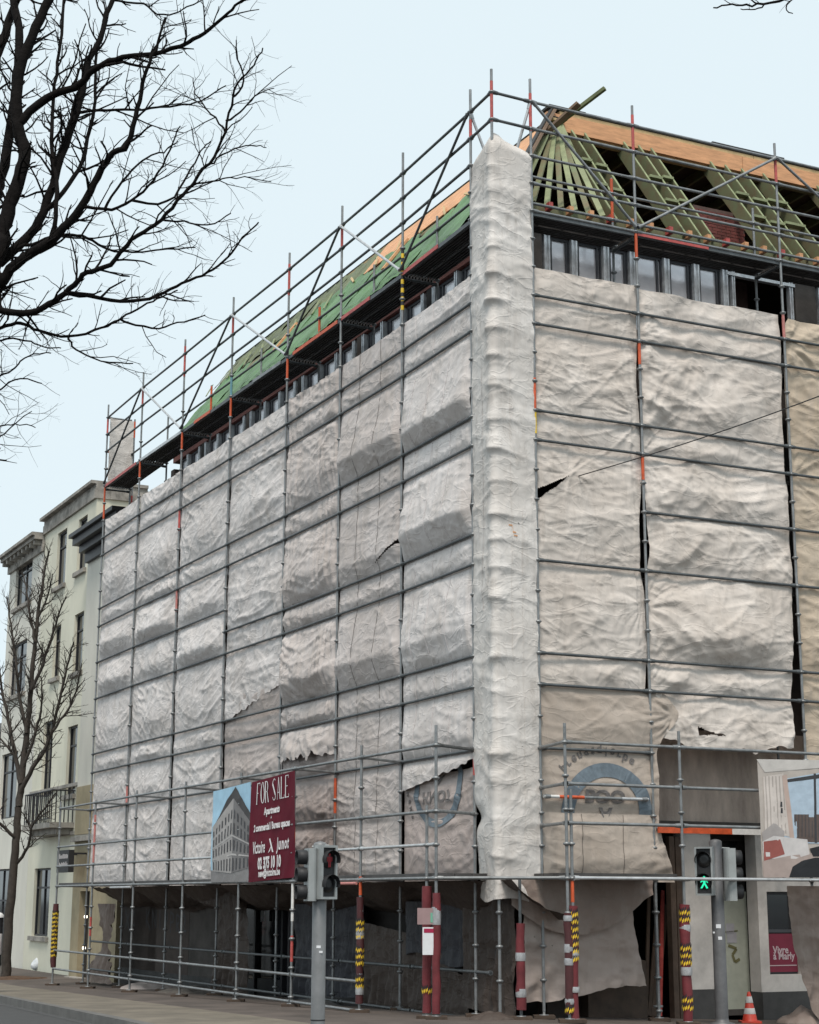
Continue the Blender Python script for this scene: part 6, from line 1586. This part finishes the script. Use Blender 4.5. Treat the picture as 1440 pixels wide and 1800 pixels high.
# ------------------------------------------------------------------ trees
TR = random.Random(11)
def twig_tree(branches, b, depth, rnd, dens=1.0, up=.25, scale=1.0, thick=1.0):
    """grow side shoots on polyline branches: list of (points, r0, r1)"""
    new = []
    for pts, r0, r1 in branches:
        ln = [0]
        for p, q in zip(pts, pts[1:]): ln.append(ln[-1]+(q-p).length)
        tot = ln[-1]
        nsh = int(tot*dens*(5.0 if depth == 0 else 7.5 if depth == 1 else 8.0)+rnd.random())
        for k in range(nsh):
            t = (.15 if depth == 0 else .12)+(1-.15)*((k+rnd.random())/max(1, nsh)); t = min(t, .99); d_at = t*tot
            i = max(j for j in range(len(ln)-1) if ln[j] <= d_at); w = (d_at-ln[i])/max(1e-6, ln[i+1]-ln[i])
            p = pts[i].lerp(pts[i+1], w); d = (pts[i+1]-pts[i]).normalized(); r = r0+(r1-r0)*t
            ax = d.orthogonal().normalized(); ax.rotate(Matrix.Rotation(rnd.random()*2*math.pi, 3, d))
            ang = math.radians(rnd.uniform(28, 62)); nd = (d*math.cos(ang)+ax*math.sin(ang)+UP*up*rnd.uniform(-.2, 1)).normalized()
            L_ = scale*[rnd.uniform(.18, .68), rnd.uniform(.10, .34), rnd.uniform(.06, .17)][min(depth, 2)]*(1.25-.75*t)
            if L_ < .04: continue
            q = [p]; ns = 4 if depth < 2 else 2
            for j in range(ns):
                nd = (nd+Vector((rnd.gauss(0, .16), rnd.gauss(0, .16), rnd.gauss(0, .14)+up*.12))).normalized(); q.append(q[-1]+nd*L_/ns)
            ra = min(r*.62, [.011, .0062, .0042][min(depth, 2)]*rnd.uniform(.75, 1.2)*math.sqrt(scale)*thick); rb = ra*.5
            b.path(q, [ra+(rb-ra)*j/ns for j in range(ns+1)], 4 if depth == 0 else 3, False)
            new.append((q, ra, rb))
    return new
def smooth_path(pts, rnd, jit=.015, sub=4):
    out_ = []
    for i in range(len(pts)-1):
        p0 = pts[max(0, i-1)]; p1 = pts[i]; p2 = pts[i+1]; p3 = pts[min(len(pts)-1, i+2)]
        for j in range(sub):
            t = j/sub; q = .5*((2*p1)+(p2-p0)*t+(2*p0-5*p1+4*p2-p3)*t*t+(3*p1-p0-3*p2+p3)*t**3)
            out_.append(q+Vector((rnd.gauss(0, jit), rnd.gauss(0, jit), rnd.gauss(0, jit))))
    out_.append(pts[-1]); return out_
def to_px(p):
    zc = p.y*CT+(p.z-H)*ST; yc = -p.y*ST+(p.z-H)*CT
    return 720+FOC*p.x/zc, 900-FOC*yc/zc
def limb(root, px, D0, D1, w0, w1, m, sc=2.25, nm='branch', base_pt=None, parents=()):
    n = len(px)
    if base_pt is None and parents:            # grow out of the branch it meets, at that branch's depth
        x0, y0 = px[0][0]/sc, px[0][1]/sc; best = None
        for ps, a_, b_ in parents:
            for q in ps:
                u_, v_ = to_px(q); dd = (u_-x0)**2+(v_-y0)**2
                if best is None or dd < best[0]: best = (dd, q)
        base_pt = best[1]; sh = base_pt.y-D0; D0 += sh; D1 += sh
        px = px[1:]; n -= 1
    pts = [at(x/sc, y/sc, D0+(D1-D0)*i/max(1, n-1)) for i, (x, y) in enumerate(px)]
    if base_pt is not None: pts = [base_pt]+pts
    pts = smooth_path(pts, TR, .005)
    k = len(pts); r0 = w0*1.18/sc/2/FOC*D0; r1 = w1*1.25/sc/2/FOC*D1
    b = MB(); b.path(pts, [(r0+(r1-r0)*(i/(k-1))**.8)*(1+.04*math.sin(i*2.3)) for i in range(k)], 8); b.build(nm, M[m], root)
    return (pts, r0, r1)
# big street tree whose trunk stands left of the frame
tb = Vector((-4.5, 13.6, 0)); tb.z = gz(tb)-.02
big = thing('street_tree', 'big dark bare street tree reaching in from the upper left', 'tree', tb, 'bare street trees')
fork = Vector((-4.35, 13.7, 4.3)); 
b = MB(); tp = smooth_path([tb, tb+Vector((.04, .05, 1.6)), tb+Vector((-.03, .02, 3.1)), fork], TR, .01); b.path(tp, [.26-.10*i/(len(tp)-1)+.10*max(0, 1-i/3) for i in range(len(tp))], 14); b.build('trunk', M['bark'], big)
LB = []
def bl_(px, D0, D1, w0, w1, base=fork): LB.append(limb(big, px, D0, D1, w0, w1, 'bark', base_pt=base, parents=LB))
bl_([(-60, 1228), (0, 1235), (120, 1240), (215, 1195), (290, 1130), (340, 1080), (430, 1050), (520, 950), (610, 890), (700, 800), (780, 700), (860, 590), (905, 450), (935, 330), (1000, 260), (1035, 190)], 13.7, 12.6, 30, 5)
bl_([(275, 1165), (380, 1180), (500, 1195), (620, 1170), (720, 1120), (820, 1080), (900, 1020), (960, 940), (1020, 880)], 13.4, 13.0, 17, 5, None)
bl_([(-80, 1345), (0, 1300), (80, 1280), (150, 1310), (270, 1335), (400, 1300), (470, 1265), (560, 1215), (640, 1175), (700, 1150)], 13.7, 14.2, 17, 5)
bl_([(465, 1275), (600, 1300), (700, 1280), (810, 1248)], 14.0, 14.2, 9, 4, None)
bl_([(280, 1335), (300, 1385), (400, 1430), (525, 1440)], 13.9, 14.1, 9, 4, None)
bl_([(-60, 1200), (0, 1130), (60, 1050), (200, 950), (300, 850), (370, 730), (430, 620), (500, 570), (540, 430), (570, 300), (610, 200), (650, 70)], 13.7, 13.2, 52, 7)
bl_([(-50, 1120), (0, 1040), (100, 950), (170, 840), (240, 620), (300, 450), (340, 280), (400, 120), (440, 0), (470, -90)], 13.7, 14.3, 48, 14)
bl_([(-30, 1060), (0, 960), (25, 850), (75, 700), (95, 600), (65, 500), (70, 300), (120, 150), (190, 0), (230, -120)], 13.7, 14.0, 66, 30)
bl_([(85, 480), (180, 390), (290, 350), (370, 280), (450, 235), (600, 215), (740, 170), (820, 120), (900, 50), (960, 0), (1010, -60)], 13.9, 13.0, 34, 6, None)
bl_([(-60, 900), (0, 720), (40, 480), (60, 300), (70, 150), (50, 0), (40, -90)], 13.8, 14.6, 46, 24)
bl_([(-40, 300), (0, 180), (60, 0), (90, -90)], 14.2, 14.8, 40, 26, at(-30/2.25, 620/2.25, 14.0))
bl_([(320, 840), (440, 830), (540, 780), (620, 690), (680, 560), (710, 500)], 13.5, 13.1, 14, 4, None)
bl_([(60, 1020), (150, 960), (260, 930), (340, 945), (430, 990), (520, 1000), (700, 985), (770, 980)], 13.6, 14.0, 16, 4, None)
bl_([(300, 470), (420, 440), (560, 435), (700, 420), (790, 400), (890, 340)], 14.2, 13.6, 13, 4, None)
bl_([(240, 640), (270, 500), (300, 380), (330, 300)], 14.2, 14.6, 16, 9, None)
bl_([(180, 850), (250, 760), (320, 640), (350, 520), (370, 400), (380, 200), (420, 60)], 13.9, 14.7, 20, 8, None)
bl_([(640, 870), (720, 880), (820, 890), (910, 845)], 13.3, 13.6, 9, 4, None)
bl_([(770, 720), (860, 715), (930, 700), (1070, 720)], 12.9, 13.2, 8, 3, None)
bl_([(830, 640), (900, 600), (990, 575), (1050, 585)], 12.8, 13.0, 8, 3, None)
bl_([(400, 790), (480, 720), (560, 640), (640, 600), (700, 560)], 13.6, 14.0, 11, 4, None)
bl_([(560, 830), (660, 800), (740, 690), (790, 600), (830, 560)], 13.4, 13.8, 11, 4, None)
bl_([(915, 380), (960, 320), (930, 210), (930, 160)], 12.6, 12.4, 9, 4, None)
bl_([(905, 500), (960, 430), (1020, 370), (1080, 350)], 12.6, 12.9, 9, 3, None)
bl_([(870, 520), (830, 450), (770, 370), (760, 310)], 12.7, 13.2, 8, 3, None)
bl_([(480, 30), (560, 20), (640, 60), (760, 20), (840, -40)], 14.3, 13.6, 9, 4, None)
bl_([(200, 940), (220, 760), (200, 560), (210, 380), (230, 200), (250, -50)], 13.9, 14.9, 18, 10, None)
bl_([(-60, 1420), (0, 1350), (100, 1350), (170, 1375), (240, 1380)], 13.7, 14.1, 11, 4)
bl_([(-60, 1500), (0, 1490), (60, 1460), (110, 1410), (200, 1400)], 14.1, 14.4, 9, 4, at(-40, 560, 13.8))
bl_([(-60, 1545), (0, 1540), (80, 1500), (165, 1520)], 14.1, 14.4, 9, 4, at(-40, 600, 13.9))
bl_([(-60, 1690), (0, 1690), (60, 1680), (140, 1695)], 14.1, 14.2, 8, 3, at(-40, 640, 13.9))
bl_([(-60, 1760), (0, 1730), (60, 1680), (125, 1630)], 14.1, 14.2, 8, 3, at(-45, 680, 13.9))
tw = MB(); g1 = twig_tree(LB, tw, 0, TR, 1.45, .25, .9, 1.35); g2 = twig_tree(g1, tw, 1, TR, 1.15, .22, .9, 1.25); g3 = twig_tree(g2, tw, 2, TR, .6, .2, .95, 1.15)
tag(tw.build('twigs', M['bark'], big), kind='stuff')
# slender street tree at the far left pavement
st_b = ground_at(12, 1722); Ys = st_b.y
sml = thing('street_tree', 'slender bare street tree standing before the cream houses on the left', 'tree', st_b, 'bare street trees')
def limb2(px, w0, w1, D0=0, D1=0, nm='branch', base=None):
    n = len(px); pts = [at(x, y, Ys+D0+(D1-D0)*i/max(1, n-1)) for i, (x, y) in enumerate(px)]
    if base is not None: pts = [base]+pts
    pts = smooth_path(pts, TR, .012); k = len(pts); r0 = w0/2/FOC*Ys; r1 = w1/2/FOC*Ys
    b = MB(); b.path(pts, [(r0+(r1-r0)*(i/(k-1))) for i in range(k)], 8); b.build(nm, M['bark_grey'], sml); return (pts, r0, r1)
SB = []
tr0 = limb2([(16, 1640), (23, 1560), (29, 1480), (33, 1420)], 18, 12, nm='trunk', base=st_b)
SB.append(limb2([(33, 1420), (40, 1360), (48, 1290), (55, 1210), (62, 1130), (70, 1060), (78, 1010), (86, 970)], 13, 3, 0, .3))
SB.append(limb2([(36, 1395), (60, 1350), (80, 1320), (94, 1280), (108, 1220), (122, 1160), (130, 1130)], 9, 2.5, 0, -1.0))
SB.append(limb2([(38, 1380), (26, 1320), (16, 1270), (6, 1220), (-4, 1160)], 9, 3, 0, .6))
SB.append(limb2([(34, 1480), (14, 1462), (-4, 1440), (-20, 1400)], 7, 3, 0, -.6))
SB.append(limb2([(30, 1520), (50, 1490), (60, 1450), (82, 1420), (100, 1395)], 6, 2, 0, -1.2))
SB.append(limb2([(48, 1290), (36, 1230), (28, 1160), (20, 1100), (12, 1050)], 7, 2, 0, .8))
SB.append(limb2([(55, 1215), (76, 1170), (92, 1120), (104, 1080), (118, 1050)], 7, 2, 0, -.8))
SB.append(limb2([(62, 1130), (52, 1080), (48, 1040), (40, 1010)], 5, 2, 0, .5))
SB.append(limb2([(94, 1285), (120, 1250), (134, 1215), (142, 1180)], 5, 2, -.7, -1.2))
SB.append(limb2([(66, 1090), (84, 1050), (92, 1010)], 4, 1.8, .2, -.4))
SB.append(limb2([(41, 1350), (64, 1290), (74, 1240), (72, 1190)], 6, 2.2, 0, -.5))
SB.append(limb2([(28, 1330), (10, 1310), (-10, 1290)], 5, 2, .2, .5))
tw = MB(); g1 = twig_tree(SB, tw, 0, TR, 1.35, .35, 1.5, 1.6); g2 = twig_tree(g1, tw, 1, TR, 1.0, .3, 1.5, 2.0); g3 = twig_tree(g2, tw, 2, TR, .5, .2, 1.5, 2.2)
tag(tw.build('twigs', M['bark_grey'], sml), kind='stuff')
so = heap('tree_pit', 'reddish soil patch with dead leaves round the slender street tree', st_b+Vector((.1, 0, 0)), .95, .8, .05, 'soil', 71, 'soil patch')
# tree beyond the right edge: only a hanging twig shows at the top
tb3 = Vector((5.6, 13.5, gh(5.6, 13.5)-.14)); rt = thing('street_tree', 'bare tree beyond the right edge with one twig showing at the top right', 'tree', tb3, 'bare street trees')
b = MB(); tp = smooth_path([tb3, tb3+Vector((0, .05, 2.5)), tb3+Vector((-.05, .1, 5)), tb3+Vector((-.15, 0, 8.2))], TR, .01); b.path(tp, [.2-.1*i/(len(tp)-1) for i in range(len(tp))], 12); b.build('trunk', M['bark'], rt)
RB = [limb(rt, [(1460, -40), (1400, -12), (1360, 2), (1320, 8), (1285, 6), (1252, 12)], 13.3, 13.3, 7, 2.2, 'bark', 1.0, base_pt=tp[-2])]
RB.append(limb(rt, [(1345, 4), (1325, 16), (1300, 14)], 13.3, 13.2, 3, 1.5, 'bark', 1.0)); RB.append(limb(rt, [(1330, 6), (1300, -10), (1270, -12)], 13.3, 13.3, 3, 1.5, 'bark', 1.0)); RB.append(limb(rt, [(1400, -12), (1380, 12), (1392, 22)], 13.3, 13.3, 3, 1.5, 'bark', 1.0))
tw = MB(); g1 = twig_tree(RB, tw, 0, TR, .8, .05, .45); g2 = twig_tree(g1, tw, 1, TR, .7, .05, .6); tag(tw.build('twigs', M['bark'], rt), kind='stuff')
